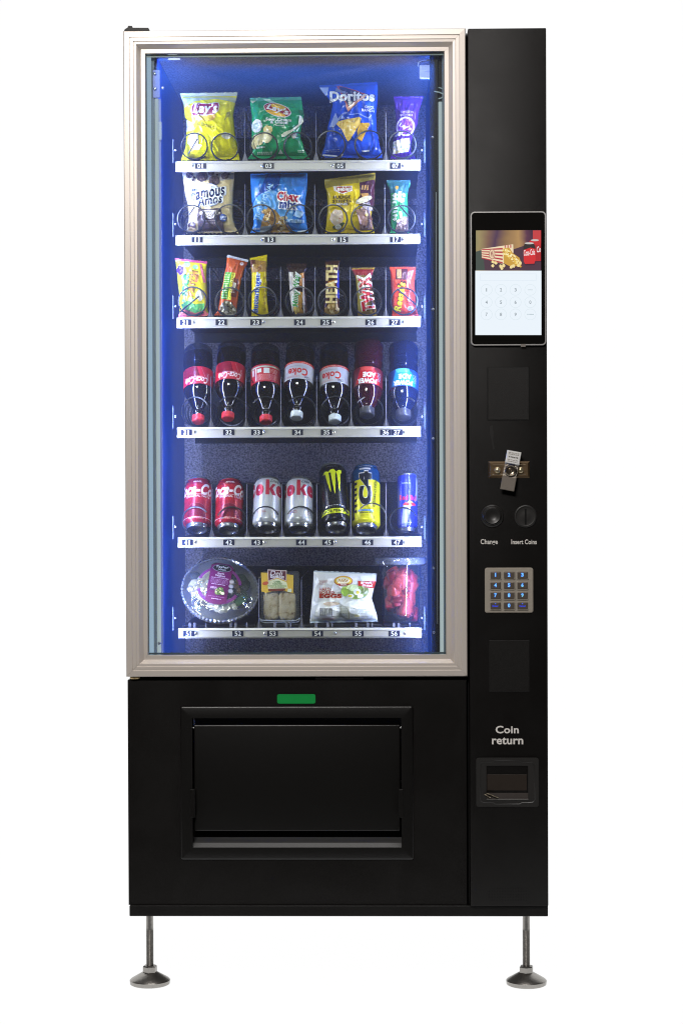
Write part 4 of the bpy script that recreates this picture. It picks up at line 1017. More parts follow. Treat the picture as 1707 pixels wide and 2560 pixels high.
z = Z(970, 430, 13.833)
rows = [(450, 966.6, 1025), (462, 968, 1025), (478, 974, 1020), (492, 975.5, 1018.5), (530, 976, 1020), (560, 976, 1021), (582, 975.5, 1022)]
def pr(P):
    P.add(poly([(968, 452), (1024, 452), (1019, 484), (974.5, 484)]), 0x2f6a6c); P.add(zell(z, 300, 560, 60, 65, wob=.3), 0xd8a53a)
    P.add(poly(z(360, 700, 470, 700, 440, 930, 330, 930)), 0xe6dca0)
    for x, y, w_, h in ((230, 830, 170, 130), (540, 830, 120, 140), (230, 960, 170, 110), (440, 1000, 220, 160), (220, 1080, 150, 80), (270, 1270, 150, 90), (240, 1400, 150, 90), (250, 1530, 150, 90), (230, 1660, 130, 120)): P.add(zell(z, x, y, w_*.5, h*.48, wob=.5, seed=x+y), 0xdff0e6, up=False); P.add(ring2(*z(x, y)[0], w_*.018, h*.018, .8), 0x7ab892, up=False)
    P.lv += 1
    P.add(poly(z(360, 1390, 460, 1400, 520, 1630, 410, 1640)), 0xe9e29a)
    P.add(poly(z(260, 1960, 330, 1700, 540, 1560, 690, 1560, 700, 2060, 240, 2060)), 0x8a7264); rs = random.Random(4)
    scatter(P, [z(rs.uniform(290, 690), rs.uniform(1650, 2030))[0] for _ in range(36)], 2.4, (0xa58a7c, 0x6a5248, 0xc9ae94, 0x7f685e, 0xd8c0a4), 5)
Bag(rows, .166, .017, (0, 0), (7, 3), 1.0, 8).build('granola_bar', 'slim green granola bar pouch, rightmost on the second shelf', 'granola bar', 0x2f9a54, CH, pr, top=0x3a7078)

# --- row 3
z = Z(400, 620, 3.92)
def bar(rows, slope, thick, seal, seed, label, cat, base, pr, top=None, bot=None, name='candy_bar', d=.163, wr=.8):
    return Bag(rows, d, thick, slope, seal, wr, seed, puff=.5).build(name, label, cat, base, BARS, pr, nu=30, nv=60, top=top, bot=bot)
rows = [(649.5, 437.5, 518.5), (660, 440, 516.5), (700, 444, 517.5), (740, 448.5, 519), (775, 449, 519.5), (790, 447, 521)]
def pr(P):
    P.add(poly(z(190, 640, 300, 560, 420, 590, 470, 640, 465, 665, 195, 690)), 0xd8735c); P.add(poly(z(215, 560, 280, 520, 350, 560, 440, 545, 440, 610, 350, 640, 230, 600)), 0x5fae54)
    P.add(zell(z, 207, 222, 40, 42, wob=.4), 0x4a2a74); P.add(zell(z, 352, 190, 28, 24), 0x8fbf7a); P.add(zell(z, 268, 160, 30, 34), 0x9abf74)
    P.add(poly(z(390, 160, 410, 155, 455, 340, 430, 345)), 0xd06a7a)
    zt(P, z, 'SOUR', 258, 365, 215, 62, 0x3f9a3c, rot=86, bold=.04, oc=0x2a4a1c, ow=.03); zt(P, z, 'PATCH', 325, 355, 240, 62, 0xc98a32, rot=80, bold=.04, oc=0x5a3414, ow=.03); zt(P, z, 'KIDS', 372, 300, 80, 26, 0xc05a4a, rot=78, bold=.03)
    P.add(lines(*z(185, 370)[0], *z(215, 440)[0], 4, .8), 0x7a8a2c)
    P.add(zell(z, 310, 510, 26, 22), 0x9ac07c); P.add(zell(z, 400, 470, 40, 50, wob=.3), 0xc9c4a4); P.add(zell(z, 240, 520, 20, 16), 0x5a9a58)
bar(rows, (9, -5), .017, (6, 5), 11, 'yellow sour gummy sweets bag, leftmost on the third shelf', 'candy bag', 0xd8c81c, pr, 0xb04a6c, 0xd84a78, 'candy_bag')
rows = [(643.5, 569.6, 621.6), (655, 567.5, 617), (672, 565, 610), (700, 559, 603), (740, 551, 596), (775, 546, 592), (789, 536, 591)]
def pr(P):
    P.add(poly(z(645, 240, 712, 246, 680, 510, 600, 500)), 0x57a53a); P.add(poly(z(712, 246, 745, 250, 700, 515, 660, 512)), 0xd9d23c)
    rs = random.Random(31)
    for i in range(11):
        y = 262+i*22; P.add(poly(z(640-i*3.4, y, 690-i*3, y+4, 688-i*3, y+13, 638-i*3.4, y+9)), 0xbfe08a, up=False); P.add(poly(z(714-i*3, y+2, 728-i*3, y+4, 726-i*3, y+14, 712-i*3, y+12)), 0x7f8a24, up=False)
    P.add(poly(z(722, 300, 775, 310, 750, 490, 700, 480)), 0x7a4030); P.add(poly(z(725, 345, 752, 348, 742, 400, 718, 396)), 0xe6ded4); P.add(lines(*z(700, 410)[0], *z(735, 450)[0], 3, .8), 0xd8c4b4)
    P.add(poly(z(590, 570, 640, 520, 690, 530, 752, 600, 748, 660, 590, 660)), 0x8a8468); rs = random.Random(6)
    scatter(P, [z(rs.uniform(600, 740), rs.uniform(545, 660))[0] for _ in range(34)], 2.6, (0xd8d0b0, 0x5f5440, 0xece4c8, 0xa59a78, 0x3c3830), 7)
    P.add(zell(z, 805, 160, 18, 16), 0xd8cfd0); P.add(poly(z(660, 70, 868, 118, 865, 140, 655, 92)), 0xcdd2de)
    rs = random.Random(1); scatter(P, [z(rs.uniform(670, 830), rs.uniform(110, 210))[0] for _ in range(9)], 1.3, (0xe69a70, 0xa84a28), 2)
bar(rows, (14, 1), .016, (3, 4), 12, 'orange brown nut bar leaning right behind the second number tag', 'granola bar', 0xc4592c, pr, 0xc8cedc, name='granola_bar')
rows = [(641, 624.5, 668), (660, 627, 667), (685, 629.5, 666.5), (740, 629.5, 667.5), (790, 629, 671.8)]
def pr(P):
    P.add(poly(z(885, 115, 1040, 130, 1045, 235, 900, 245)), 0xa8803a); P.add(poly(z(885, 115, 940, 120, 930, 180, 890, 190)), 0x6a3a28)
    rs = random.Random(9); scatter(P, [z(rs.uniform(910, 1030), rs.uniform(140, 230))[0] for _ in range(14)], 2.6, (0xc99a3a, 0x8a5a28, 0xe6c870, 0x74441f), 8)
    P.t('Butterfinger', *z(955, 450)[0], 95, 17, 0x1f4fb4, rot=86, bold=.03, oc=0xdfe8e4, ow=.035)
    for i in range(6): P.add(poly(z(1015, 290+i*62, 1040, 280+i*62, 1042, 300+i*62, 1018, 318+i*62)), 0xb59a1e, up=False)
    P.add(lines(*z(1010, 420)[0], *z(1035, 640)[0], 14, .6), 0xb09a20)
bar(rows, (-9, 0), .014, (6, 3), 13, 'bright yellow peanut bar with blue lettering up its side', 'candy bar', 0xdcc812, pr)
rows = [(659, 715, 767.5), (672, 718, 765), (682, 722, 763.5), (720, 725, 765), (770, 727, 768), (788, 728, 769)]
def pr(P):
    P.add(poly(z(1260, 235, 1310, 240, 1330, 560, 1300, 640, 1275, 500)), 0xc4beb2); P.add(poly(z(1375, 250, 1410, 245, 1415, 330, 1390, 380, 1370, 370)), 0xc98a4a); P.add(poly(z(1330, 420, 1400, 440, 1390, 600, 1420, 640, 1330, 640, 1310, 600)), 0xb98a3c)
    P.add(poly(z(1305, 600, 1350, 540, 1370, 620, 1330, 650)), 0xe6c86a)
    P.t('Milky Way', *z(1340, 425)[0], 80, 18, 0x3fa04a, rot=87, shear=.25, bold=.02, oc=0xe9efe4, ow=.06)
    P.add(poly(z(1395, 300, 1412, 300, 1420, 640, 1405, 640)), 0xb9b0a8)
bar(rows, (0, 2), .015, (8, 5), 14, 'dark brown caramel bar with green lettering on white', 'candy bar', 0x35201c, pr, 0x3a2824)
z = Z(680, 620, 3.5636)
rows = [(650.5, 812.5, 851), (660, 812.5, 848.5), (700, 812.5, 847.5), (740, 811.5, 848), (775, 809, 848.5), (788, 808, 848)]
def pr(P):
    P.add(poly(z(500, 300, 560, 290, 560, 360, 500, 370)), 0xb0702c); P.add(poly(z(585, 200, 596, 200, 600, 455, 570, 440)), 0x3038a0)
    P.t('HEATH', *z(530, 325)[0], 96, 29, 0xe9d28a, rot=89, bold=.05)
    P.add(poly(z(470, 540, 510, 500, 580, 500, 598, 560, 590, 592, 470, 592)), 0xa8874c); rs = random.Random(3)
    scatter(P, [z(rs.uniform(475, 590), rs.uniform(515, 590))[0] for _ in range(14)], 3.4, (0xc9aa6a, 0x8a6434, 0xe6cf9a, 0x6a4426), 4)
bar(rows, (-2, 0), .014, (3, 3), 15, 'brown toffee bar with cream capital letters and a blue edge', 'candy bar', 0x4a2a1a, pr, 0x2c1c18)
rows = [(669.5, 876.5, 936.5), (677, 880, 934), (688, 885, 929), (700, 889, 927), (740, 892, 933), (775, 893, 941), (789, 894.5, 942)]
def pr(P):
    P.add(poly(z(712, 190, 905, 190, 890, 245, 735, 245)), 0x96242c); P.add(poly(z(745, 250, 790, 250, 835, 560, 800, 600, 770, 600)), 0xb9a84a)
    P.add(poly(z(850, 270, 885, 260, 925, 540, 905, 580)), 0x4a3420)
    P.t('TWIX', *z(840, 415)[0], 88, 31, 0xc8242e, rot=98, bold=.05, oc=0xf2ece2, ow=.06)
    P.add(poly(z(770, 570, 880, 560, 930, 590, 925, 604, 765, 604)), 0x9a7c34)
bar(rows, (-1, 1), .015, (5, 4), 16, 'gold wafer bar with big red capital letters tilted left', 'candy bar', 0x7c6226, pr, 0xa88a3c, 0x9a7c34)
rows = [(667.5, 973.8, 1039.3), (680, 975.5, 1037.5), (710, 977, 1036), (760, 979, 1039), (782, 980, 1043), (790, 980, 1047)]
def pr(P):
    P.add(poly(z(1100, 185, 1205, 185, 1205, 290, 1100, 285)), 0x5a2a28); P.add(poly(z(1112, 190, 1150, 190, 1150, 275, 1112, 275)), 0xc09a5a)
    P.t("Reese's", *z(1135, 440)[0], 72, 19, 0xe9d21e, rot=80, shear=.15, bold=.04, oc=0x5a2c1c, ow=.045)
    P.add(lines(*z(1195, 350)[0], *z(1222, 500)[0], 9, .7), 0x6a2c20); P.add(zell(z, 1228, 542, 26, 20), 0xd8d4d4); P.add(lines(*z(1210, 530)[0], *z(1245, 556)[0], 3, .6), 0x6a7aa0)
bar(rows, (0, 0), .016, (5, 5), 17, 'orange peanut butter cup pouch, rightmost on the third shelf', 'candy bar', 0xdd4a2a, pr)

# --- bottles and cans: solids of revolution leaning back in their spirals
class Turned:
    def __init__(s, base, prof, tilt, roll=0, spin=0):
        s.prof = prof; s.M = Matrix.Translation(base) @ Matrix.Rotation(math.radians(-roll), 4, 'Y') @ Matrix.Rotation(math.radians(-tilt), 4, 'X')
        s.R = max(r for r, h in prof)
    def r(s, h):
        p = s.prof
        for (r0, h0), (r1, h1) in zip(p, p[1:]):
            if h0 <= h <= h1: return r0+(r1-r0)*((h-h0)/(h1-h0) if h1 > h0 else 0)
        return p[-1][0]
    def surf(s, a, h, k):
        hh = -h*.001; th = a*.001/s.R; r = s.r(hh)+k
        return s.M @ Vector((r*math.sin(th), -r*math.cos(th), hh))
    def lathe(s, bm, prof=None, n=48, mis=None): lathe(bm, prof or s.prof, n, s.M, 0, mis)
COLA = mat('cola_in_bottle', (.0045, .0028, .0025, 1), .06, 0, .5, 0, 9, .1, 0, .6)
CLEARB = clear('clear_bottle', 0xb8bcc4, .10, .06)
REDCAP = mat('red_cap', 0xd8323a, .38, 0, .5, 0, 40, .05); WHCAP = mat('white_cap', 0xd4dde0, .4, 0, .5, 0, 40, .04); GREYCAP = mat('smoky_cap', (.06, .062, .075, 1), .3)
BG, CG = 'upside-down bottles on the fourth shelf', 'drinks cans on the fifth shelf'
def cap_mesh(T, rad, hh, M, par, rings=True):
    prof = [(0, 0), (rad*.28, 0), (rad*.3, .0006), (rad*.36, .0006), (rad*.38, 0), (rad*.6, 0), (rad*.62, .0006), (rad*.70, .0006), (rad*.72, 0), (rad*.9, 0), (rad, .0022), (rad, hh)]
    bm = bmesh.new(); T.lathe(bm, prof, 40)
    for i in range(0):
        pass
    n = 30
    for i in range(n):   # grip ribs
        a = 2*math.pi*i/n; t = bmesh.new(); box(t, rad*.995, rad*1.03, -.0007, .0007, .003, hh-.001)
        join(bm, t, 0, T.M @ Matrix.Rotation(a, 4, 'Z'))
    return mk('cap', bm, M, par, smooth=True, angle=30)
def cola(px, py, lh, prt, label, capM, diet, roll=0, tilt=28, dd=.158):
    """px, py: centre of the cap end"""
    base = W(px, py, dd); R = .0385
    prof = [(.0125, .016), (.0128, .024), (.0150, .026), (.0150, .028), (.0132, .030), (.0150, .040), (.0230, .058), (.0300, .070), (.0350, .080), (.0376, .090), (R, .098), (R, .150), (R-.0015, .156), (R, .165), (R, .190), (.0372, .199)]
    T = Turned(base, prof, tilt, roll)
    bm = bmesh.new(); T.lathe(bm); o = mk('soft_drink_bottle', bm, COLA, None, base, True, 60); tag(o, label, 'bottle', BG)
    bm = bmesh.new(); T.lathe(bm, [(.0374, .1992), (.0380, .206), (.037, .214), (.033, .220), (.028, .2215), (.024, .219), (0, .212)]); mk('bottle_end', bm, CLEARB, o, smooth=True)
    cap_mesh(T, .0158, .0165, capM, o)
    l0, l1 = .093+lh, .145+lh
    T2 = Turned(base, [(R+.0005, l0), (R+.0006, l1)], tilt, roll); T2.R = R
    bm = bmesh.new(); T2.lathe(bm, None, 56)
    P = Print(T2.surf, 'film', bm, [film(0xb9bcc4 if diet else 0xb81c30, .3)], L=3.5, step=.00009, off=.0002); prt(P, (l0+l1)*500, (l1-l0)*1000)
    mk('label', bm, P.mats, o, smooth=True)
    return o
def coke_red(dx):
    def f(P, c, h):
        P.add(poly([(-40+dx, -c-h/2+1), (0+dx, -c-h/2+1), (8+dx, -c+2), (-18+dx, -c+6), (-40+dx, -c)]), 0x7a1424); P.add(ring2(-8+dx, -c-12, 12, 8, 1), 0x8c2030)
        P.t('Coca-Cola', dx-2, -c+15, 62, 19, 0xf4e4e2, rot=180, shear=.35, bold=.015); P.add(lines(dx-20, -c+3, dx+16, -c+6, 1, .7), 0xd8aab0)
        P.add(stroke([(dx+12, -c-22), (dx+22, -c+4)], .7), 0xd89aa0); P.add(lines(dx+27, -c-8, dx+33, -c+14, 6, 1), 0xe0b4ba)
    return f
def coke_back(P, c, h):
    P.add(qd(-44, -c-h/2+5, 44, -c-h/2+9), 0xb7d8c4); P.add(qd(-26, -c-16, -22, -c+22), 0xe8e0dc); P.add(qd(-20, -c-13, -8, -c-2), 0xcfe2d4); P.add(qd(-2, -c-14, 13, -c+2), 0xdfe3e0)
    P.add(lines(-20, -c+4, 34, -c+22, 6, .6), 0xe6a8a8); P.add(lines(16, -c-12, 36, -c+2, 4, .6), 0xf0c4c0); P.add(qd(-38, -c-14, -30, -c+4), 0xe0d4d4); P.add(stroke([(-40, -c+10), (-34, -c+22)], 3), 0x3a2024)
def coke_diet(dx):
    def f(P, c, h):
        P.add(qd(-60, -c-h/2, 60, -c-h/2+6), 0xc8332c); P.add(lines(-38, -c-h/2+1.5, 34, -c-h/2+4.5, 1, .8), 0xe6b0a4); P.add(lines(-24+dx, -c-14, 14+dx, -c-10, 1, .8), 0x9aa0aa)
        P.t('Coke', dx, -c+5, 52, 22, 0xc8342c, rot=180, bold=.03); P.t('Diet', dx+24, -c+20, 14, 7, 0x5a5a60, rot=180); P.add(qd(-36+dx, -c-8, -31+dx, -c+4), 0xe8e8ea)
        P.add(lines(-30+dx, -c+17, 6+dx, -c+22, 2, .7), 0xc89a98)
    return f
cola(496, 1055, 0, coke_red(0), 'red label bottle cap down, leftmost on the bottle shelf', REDCAP, 0, roll=2.5)
cola(569.5, 1048, .006, coke_red(2), 'red label bottle in a dark lane, second on the bottle shelf', REDCAP, 0, roll=-1.5)
cola(665, 1056, .008, coke_back, 'red label bottle showing its ingredients panel, red cap', REDCAP, 0, roll=2)
cola(741, 1046, .004, coke_diet(-2), 'silver label bottle beside the red labels, cap tipped up', WHCAP, 1, roll=-2.5)
cola(837, 1055, .004, coke_diet(-8), 'silver label bottle next to the red sports drink', WHCAP, 1, roll=1)
def sport(px, py, liquid, lab, lab2, label, cl, roll=0, tilt=28, dd=.16):
    base = W(px, py, dd); R = .0385
    prof = [(.0185, .018), (.0190, .024), (.021, .030), (.030, .044), (.0365, .062), (R, .074), (R, .126), (R, .128), (.0352, .134), (.0362, .142), (.0380, .152), (.0352, .160), (.0365, .168), (R, .178), (.0362, .187), (.0380, .197), (.0385, .206), (.036, .214), (.028, .219), (0, .214)]
    T = Turned(base, prof, tilt, roll); bm = bmesh.new(); T.lathe(bm)
    o = mk('sports_drink_bottle', bm, mat('sports_drink', liquid, .08, 0, .5, 0, 12, .15, 0, .4), None, base, True, 60); tag(o, label, 'bottle', BG)
    cap_mesh(T, .0190, .020, GREYCAP, o)
    T2 = Turned(base, [(R+.0005, .074), (R+.0006, .126)], tilt, roll); T2.R = R
    bm = bmesh.new(); T2.lathe(bm, None, 56)
    P = Print(T2.surf, 'film', bm, [film(lab2, .3)], L=3.5, step=.00009, off=.0002)
    P.add(poly([(-34, -78), (-20, -122), (14, -125), (32, -100), (34, -76), (0, -75)]), lab)
    P.add(poly([(-22, -126), (16, -126), (12, -116), (-16, -114)]), cl)
    P.t('POWER', -2, -84, 52, 15, 0xf2f4f6, rot=180, bold=.06); P.t('ADE', 4, -102, 34, 15, 0xf2f4f6, rot=180, bold=.06)
    P.add(lines(26, -112, 38, -86, 6, .8), 0xb9c4d4)
    mk('label', bm, P.mats, o, smooth=True)
    return o
sport(917, 1040, (.036, .004, .010, 1), 0xc8242c, 0x6a1624, 'dark red sports drink bottle with ribbed body', 0xd84a44, roll=-1.5)
sport(1008, 1045, (.003, .007, .032, 1), 0x2a92d8, 0x1a4a9c, 'blue sports drink bottle, rightmost on the bottle shelf', 0x58b4e6, roll=-.5)

CANM = mat('can_aluminium', (.62, .63, .65, 1), .22, .9, .5, 0, 40, .04)
def can(px, py, R, H, bodycol, prt, label, name='drink_can', tilt=27, roll=0, dd=.163, spin=0, fin='can', neck=.82):
    base = W(px, py, dd)
    bodyp = [(R*.80, .0095), (R*.93, .0125), (R, .019), (R, H-.020), (R*.985, H-.016), (R*neck*1.03, H-.0065)]
    T = Turned(base, bodyp, tilt, roll)
    bm = bmesh.new(); T.lathe(bm, [(R*.80, .0095), (R*.93, .0125), (R, .0165), (R, .019)] + [(R, .019+(H-.039)*i/8) for i in range(1, 9)] + bodyp[4:], 56)
    P = Print(T.surf, fin, bm, [mat('can_print', bodycol, .27, .3, .5, 0, 30, .03)], L=3.5, step=.00009, off=.0002); T.R = R
    prt(P, H*1000); o = mk(name, bm, P.mats, None, base, True, 50); tag(o, label, 'can', CG)
    bm = bmesh.new(); T.lathe(bm, [(R*.80, .0094), (R*.75, .005), (R*.735, .0012), (R*.70, 0), (R*.665, .0014), (R*.64, .0045), (R*.45, .0085), (0, .0105)], 56)
    mk('can_bottom', bm, CANM, o, smooth=True, angle=80)
    bm = bmesh.new(); T.lathe(bm, [(R*neck*1.03, H-.0064), (R*neck, H-.0025), (R*neck*.99, H-.0005), (R*neck*.95, H), (R*neck*.91, H-.001), (R*neck*.89, H-.0045), (0, H-.005)], 56)
    mk('can_top', bm, CANM, o, smooth=True, angle=80)
    return o
def cancoke(dx):
    def f(P, H):
        P.add(qd(-112, -H+4, 112, -H+24), 0x86182c); P.t('MARVEL', dx, -H+16.5, 23, 5, 0xe8dce0, bold=.03)
        P.add(qd(-112, -H+24, 112, -H+70), 0xb01c2c)
        P.t('Coca-Cola', dx, -H+38, 132, 33, 0xf2e6e6, shear=.4, bold=.035); P.add(stroke([(dx-36, -H+54), (dx+40, -H+53)], 1), 0xe8c4c8); P.t('ORIGINAL TASTE', dx+2, -H+58.5, 66, 6, 0xf0dfe0, bold=.02)
        P.add(poly([(dx-26, -24), (dx-22, -50), (dx-10, -60), (dx+12, -60), (dx+24, -48), (dx+28, -24)]), 0x7c1426)
        P.add(ring2(dx, -36, 27, 25, 1, 0, 190, 350), 0xb44a58)
        P.add(qd(-112, -21, 112, -19.6), 0xf0c8c4); P.add(lines(dx-22, -18.6, dx+22, -16.6, 1, .6), 0xe0a0a0)
    return f
def candiet(dx):
    def f(P, H):
        for ch, x, y, w_, h_ in (('C', -55, 38, 30, 40), ('o', -23, 42, 27, 33), ('e', 35, 42, 25, 33)): P.t(ch, dx+x, -H+y, w_, h_, 0xb52440, bold=.09)
        P.add(qd(dx-5, -H+13, dx+4.5, -H+58), 0xb8283c); P.add(poly([(dx+4.5, -H+40), (dx+13, -H+26), (dx+22, -H+26), (dx+13, -H+38.5), (dx+23, -H+58), (dx+12.5, -H+58), (dx+4.5, -H+43)]), 0xb52440)
        P.t('Diet', dx+19, -H+17, 24, 9, 0x4a4a50, shear=.3, bold=.01)
        P.add(lines(dx-28, -40, dx-3, -31, 2, 1.2, 8), 0xc08a86); P.add(lines(dx+24, -42, dx+34, -28, 3, .8), 0xb08a90)
    return f
CR_ = 0xa21a2a
can(493, 1325, .0362, .140, CR_, cancoke(0), 'red drinks can with white script, leftmost on the can shelf', dd=.163)
can(571.5, 1326, .0362, .140, CR_, cancoke(4), 'red drinks can with white script, second from the blue wall')
can(667, 1324, .0370, .141, 0xc6c8ca, candiet(2), 'silver can with crimson letters next to the red can')
can(746.5, 1325, .0370, .141, 0xc6c8ca, candiet(0), 'silver can with crimson letters next to the black can')
def monster(P, H):
    G = 0xe2ea1c; P.add(lines(-15, -H+13, 15, -H+17, 1, 1.2, 2), 0x5a5a60)
    def claw(x, t, b, w, lean, sd):
        n = 14; L, R_ = [], []
        for i in range(n+1):
            q = i/n; y = t+(b-t)*q; ww = w*(1-q**1.6)*.5+.3; c = x+lean*q+.9*noise.noise(Vector((q*5, sd, 1)))
            L.append((c-ww-.5*abs(noise.noise(Vector((q*13, sd, 3)))), y)); R_.append((c+ww+.5*abs(noise.noise(Vector((q*11, sd, 7)))), y))
        return poly(L+R_[::-1])
    P.add(claw(-15, -H+32, -H+90, 9.5, 8, 1), G); P.add(claw(2, -H+28, -H+96, 11, 2, 2), G); P.add(claw(17, -H+32, -H+88, 8.5, -.5, 3), G)
    P.add(poly([(-27, -H+37), (-20, -H+28), (-10, -H+31), (-9, -H+40), (-18, -H+36)]), G); P.add(poly([(-11, -H+33), (-5, -H+26), (4, -H+24), (10, -H+31), (9, -H+38), (-3, -H+34)]), G); P.add(poly([(10, -H+32), (18, -H+26), (25, -H+27), (24, -H+36), (17, -H+34), (12, -H+38)]), G)
    P.t('RESERVE', 2, -50, 54, 6, 0xdfe0e2, bold=.03, bend=1); P.add(qd(-116, -43, 116, -29), G); P.t('WHITE PINEAPPLE', 3, -36, 78, 7, 0x20241c, bold=.03)
can(841, 1323, .0362, .181, 0x0c0c0e, monster, 'tall black can with three lime claw marks', tilt=27, roll=4.5, fin='can')
def c4(P, H):
    Y, BK = 0xe6e020, 0x1c2028
    P.add(qd(-112, -H+4, 112, -H+50), 0x0e4274); P.add(qd(-112, -H+50, 112, -8), Y)
    P.add(qd(-17, -H+17, 13, -H+22), 0xc9ccd0); P.add(lines(-20, -H+8, 20, -H+12, 1, 1.1, 3), 0xb4c0cc)
    for i in range(6):
        y = -H+56+i*16; P.add(poly([(-40, y), (-24, y), (-24, y+8), (-40, y+8)]), BK, up=False)
    P.add(qd(-44, -H+46, -32, -20), BK)
    P.t('C4', -1, -H+77, 98, 33, BK, rot=90, bold=.08, oc=0xe6e4dc, ow=.02)
    P.t('PERFORMANCE ENERGY', 25, -H+86, 84, 8, 0x4a4c1c, rot=86, bold=.01)
    P.add(qd(-20, -43, 20, -38), 0x3c8ac0); P.add(lines(-17, -42, 17, -39, 1, .9), 0xe4ecf0); P.add(lines(-16, -36, 17, -31, 1, 1.7, 6), 0x6a6c1c); P.add(lines(-12, -28, 16, -24, 1, .6), 0x8a8a24)
can(914.5, 1326, .0366, .181, 0xe6e020, c4, 'tall yellow and blue can with sideways black letters', roll=.2)
def bull(P, H):
    P.add(poly([(-8, -H+4), (30, -H+4), (14, -H+60), (-8, -8), (-24, -8), (-10, -H+70)]), 0x3038b8)
    P.add(poly([(28, -H+10), (44, -H+10), (34, -H+70), (22, -H+76)]), 0x9aa2b8); P.add(poly([(-16, -10), (-10, -H+82), (12, -H+78), (-2, -10)]), 0xa8aebe)
    P.t('Red Bull', 4, -H+66, 50, 14, 0xc42a5a, bold=.04); P.add(ell(8, -H+82, 8, 7), 0xe0b43c)
    P.add(poly([(-12, -H+84), (-4, -H+79), (8, -H+81), (4, -H+87), (-4, -H+87)]), 0xc8302c); P.add(poly([(26, -H+84), (18, -H+79), (8, -H+81), (12, -H+87), (20, -H+87)]), 0xc8302c)
    P.add(lines(-14, -H+26, 8, -H+30, 2, .5), 0x9aa8e0); P.add(lines(-4, -22, 10, -14, 2, 1), 0x8a94d8)
can(1017, 1330, .0262, .152, 0x2630b4, bull, 'slim blue can, rightmost on the can shelf', tilt=12, roll=-.5, neck=.9, dd=.17)

# --- row 6: chilled food
FG = 'chilled food on the lowest shelf'
base = W(548, 1556, .20)
BL = Matrix.Translation(W(550.5, 1477, .205)) @ Matrix.Rotation(math.radians(9), 4, 'Y') @ Matrix.Rotation(math.radians(90-37), 4, 'X')
SR = .1005
PET = clear('clear_plastic', 0xf0f2f4, .10, .08, .05, .25, 60); PETW = clear('crinkled_lid', 0xf2f4f6, .12, .09, .05, 1.0, 55)
bm = bmesh.new(); lathe(bm, [(SR, 0), (SR*.97, -.004), (SR*.90, -.020), (SR*.74, -.042), (0, -.044)], 56, BL)
bowl = mk('salad_bowl', bm, mat('pale_bowl', (.33, .33, .32, 1), .3, 0, .5), None, base, True); tag(bowl, 'round clear salad bowl with purple label, leaning at far left of the lowest shelf', 'salad bowl', FG)
bm = bmesh.new(); n = 120; R0 = []
for i in range(n):
    a = 2*math.pi*i/n; k = 1+.018*(i % 2)
    R0.append([bm.verts.new(BL @ Vector((r*k*math.cos(a), r*k*math.sin(a), h+.0022*(i % 2)))) for r, h in ((SR*.935, .004), (SR*.965, .0085), (SR*1.0, .0055), (SR*1.0, -.003))])
for i in range(n):
    for k in range(3): bm.faces.new((R0[i][k], R0[i][k+1], R0[(i+1) % n][k+1], R0[(i+1) % n][k]))
bmesh.ops.recalc_face_normals(bm, faces=bm.faces)
mk('crimped_rim', bm, mat('crimped_rim', (.55, .55, .56, 1), .18, .7), bowl)
def dome(r): return .006+.030*max(0, 1-(r/(SR*.95))**2)**.6
def dsurf(px, py, k):
    x, y = px*.001, -py*.001; return BL @ Vector((x, y, dome(math.hypot(x, y))+k))
bm = bmesh.new(); rs = random.Random(2); prof = [(SR*.955*i/14, dome(SR*.955*i/14)) for i in range(14, -1, -1)]
lathe(bm, prof, 72, Matrix.Identity(4))
for v in bm.verts:
    r = math.hypot(v.co.x, v.co.y); a = math.atan2(v.co.y, v.co.x)
    v.co.z += (.0026*math.sin(a*36+noise.noise(v.co*30)*3)*(r/SR)**2 if r > SR*.55 else 0) + .0022*noise.noise(v.co*70); v.co = BL @ v.co
mk('lid', bm, PETW, bowl, smooth=True)
FOODC = {'chicken': (0xd9cfa8, 0xcbbd92), 'leaf': (0x24382a, 0x2f4a2c), 'cheese': (0xe8e6d8, 0xdedbc6), 'walnut': (0x8a6a44, 0x6a4a30)}
def lump(name, x, y, rx, ry, rz, col, par, h=.0, seed=0, M=None, dens=3, rough=.55):
    bm = bmesh.new(); bmesh.ops.create_icosphere(bm, subdivisions=dens, radius=1)
    for v in bm.verts:
        c = v.co.copy(); k = 1+.28*noise.noise(c*1.3+Vector((seed*3.1, 0, 0)))+.10*noise.noise(c*4+Vector((0, seed, 0)))
        v.co = Vector((c.x*rx*k, c.y*ry*k, c.z*rz*k))
    Mx = (M or BL) @ Matrix.Translation((x, y, h)) @ Matrix.Rotation(seed*1.3, 4, 'Z')
    for v in bm.verts: v.co = Mx @ v.co
    return mk(name, bm, mat('food_'+name, col, rough, 0, .4, .4, 300, .25), par, smooth=True, angle=180)
rs = random.Random(12)
for i, (x, y, r) in enumerate(((-66, 2, 20), (-58, -22, 17), (-42, 30, 18), (-52, 14, 14), (-38, -30, 17), (22, -52, 14), (2, -58, 14), (30, -38, 15), (44, -44, 12), (-12, -52, 13), (24, 26, 12), (-60, -6, 16), (-50, 22, 16), (-72, -14, 13), (-44, -8, 17), (-36, 42, 13), (14, -62, 12), (-2, -48, 12), (-30, 12, 15))):
    nm = 'chicken_piece' if i < 5 or i in (10, 11, 12, 13, 14, 15, 18) else 'crumbled_cheese'; c = (0xcabf96, 0xbcae82)[i % 2] if i < 5 or i in (10, 11, 12, 13, 14, 15, 18) else 0xd2d0bc
    lump(nm, x*.001, y*.001, r*.001, r*.0008, .009, c, bowl, .006, i+1)
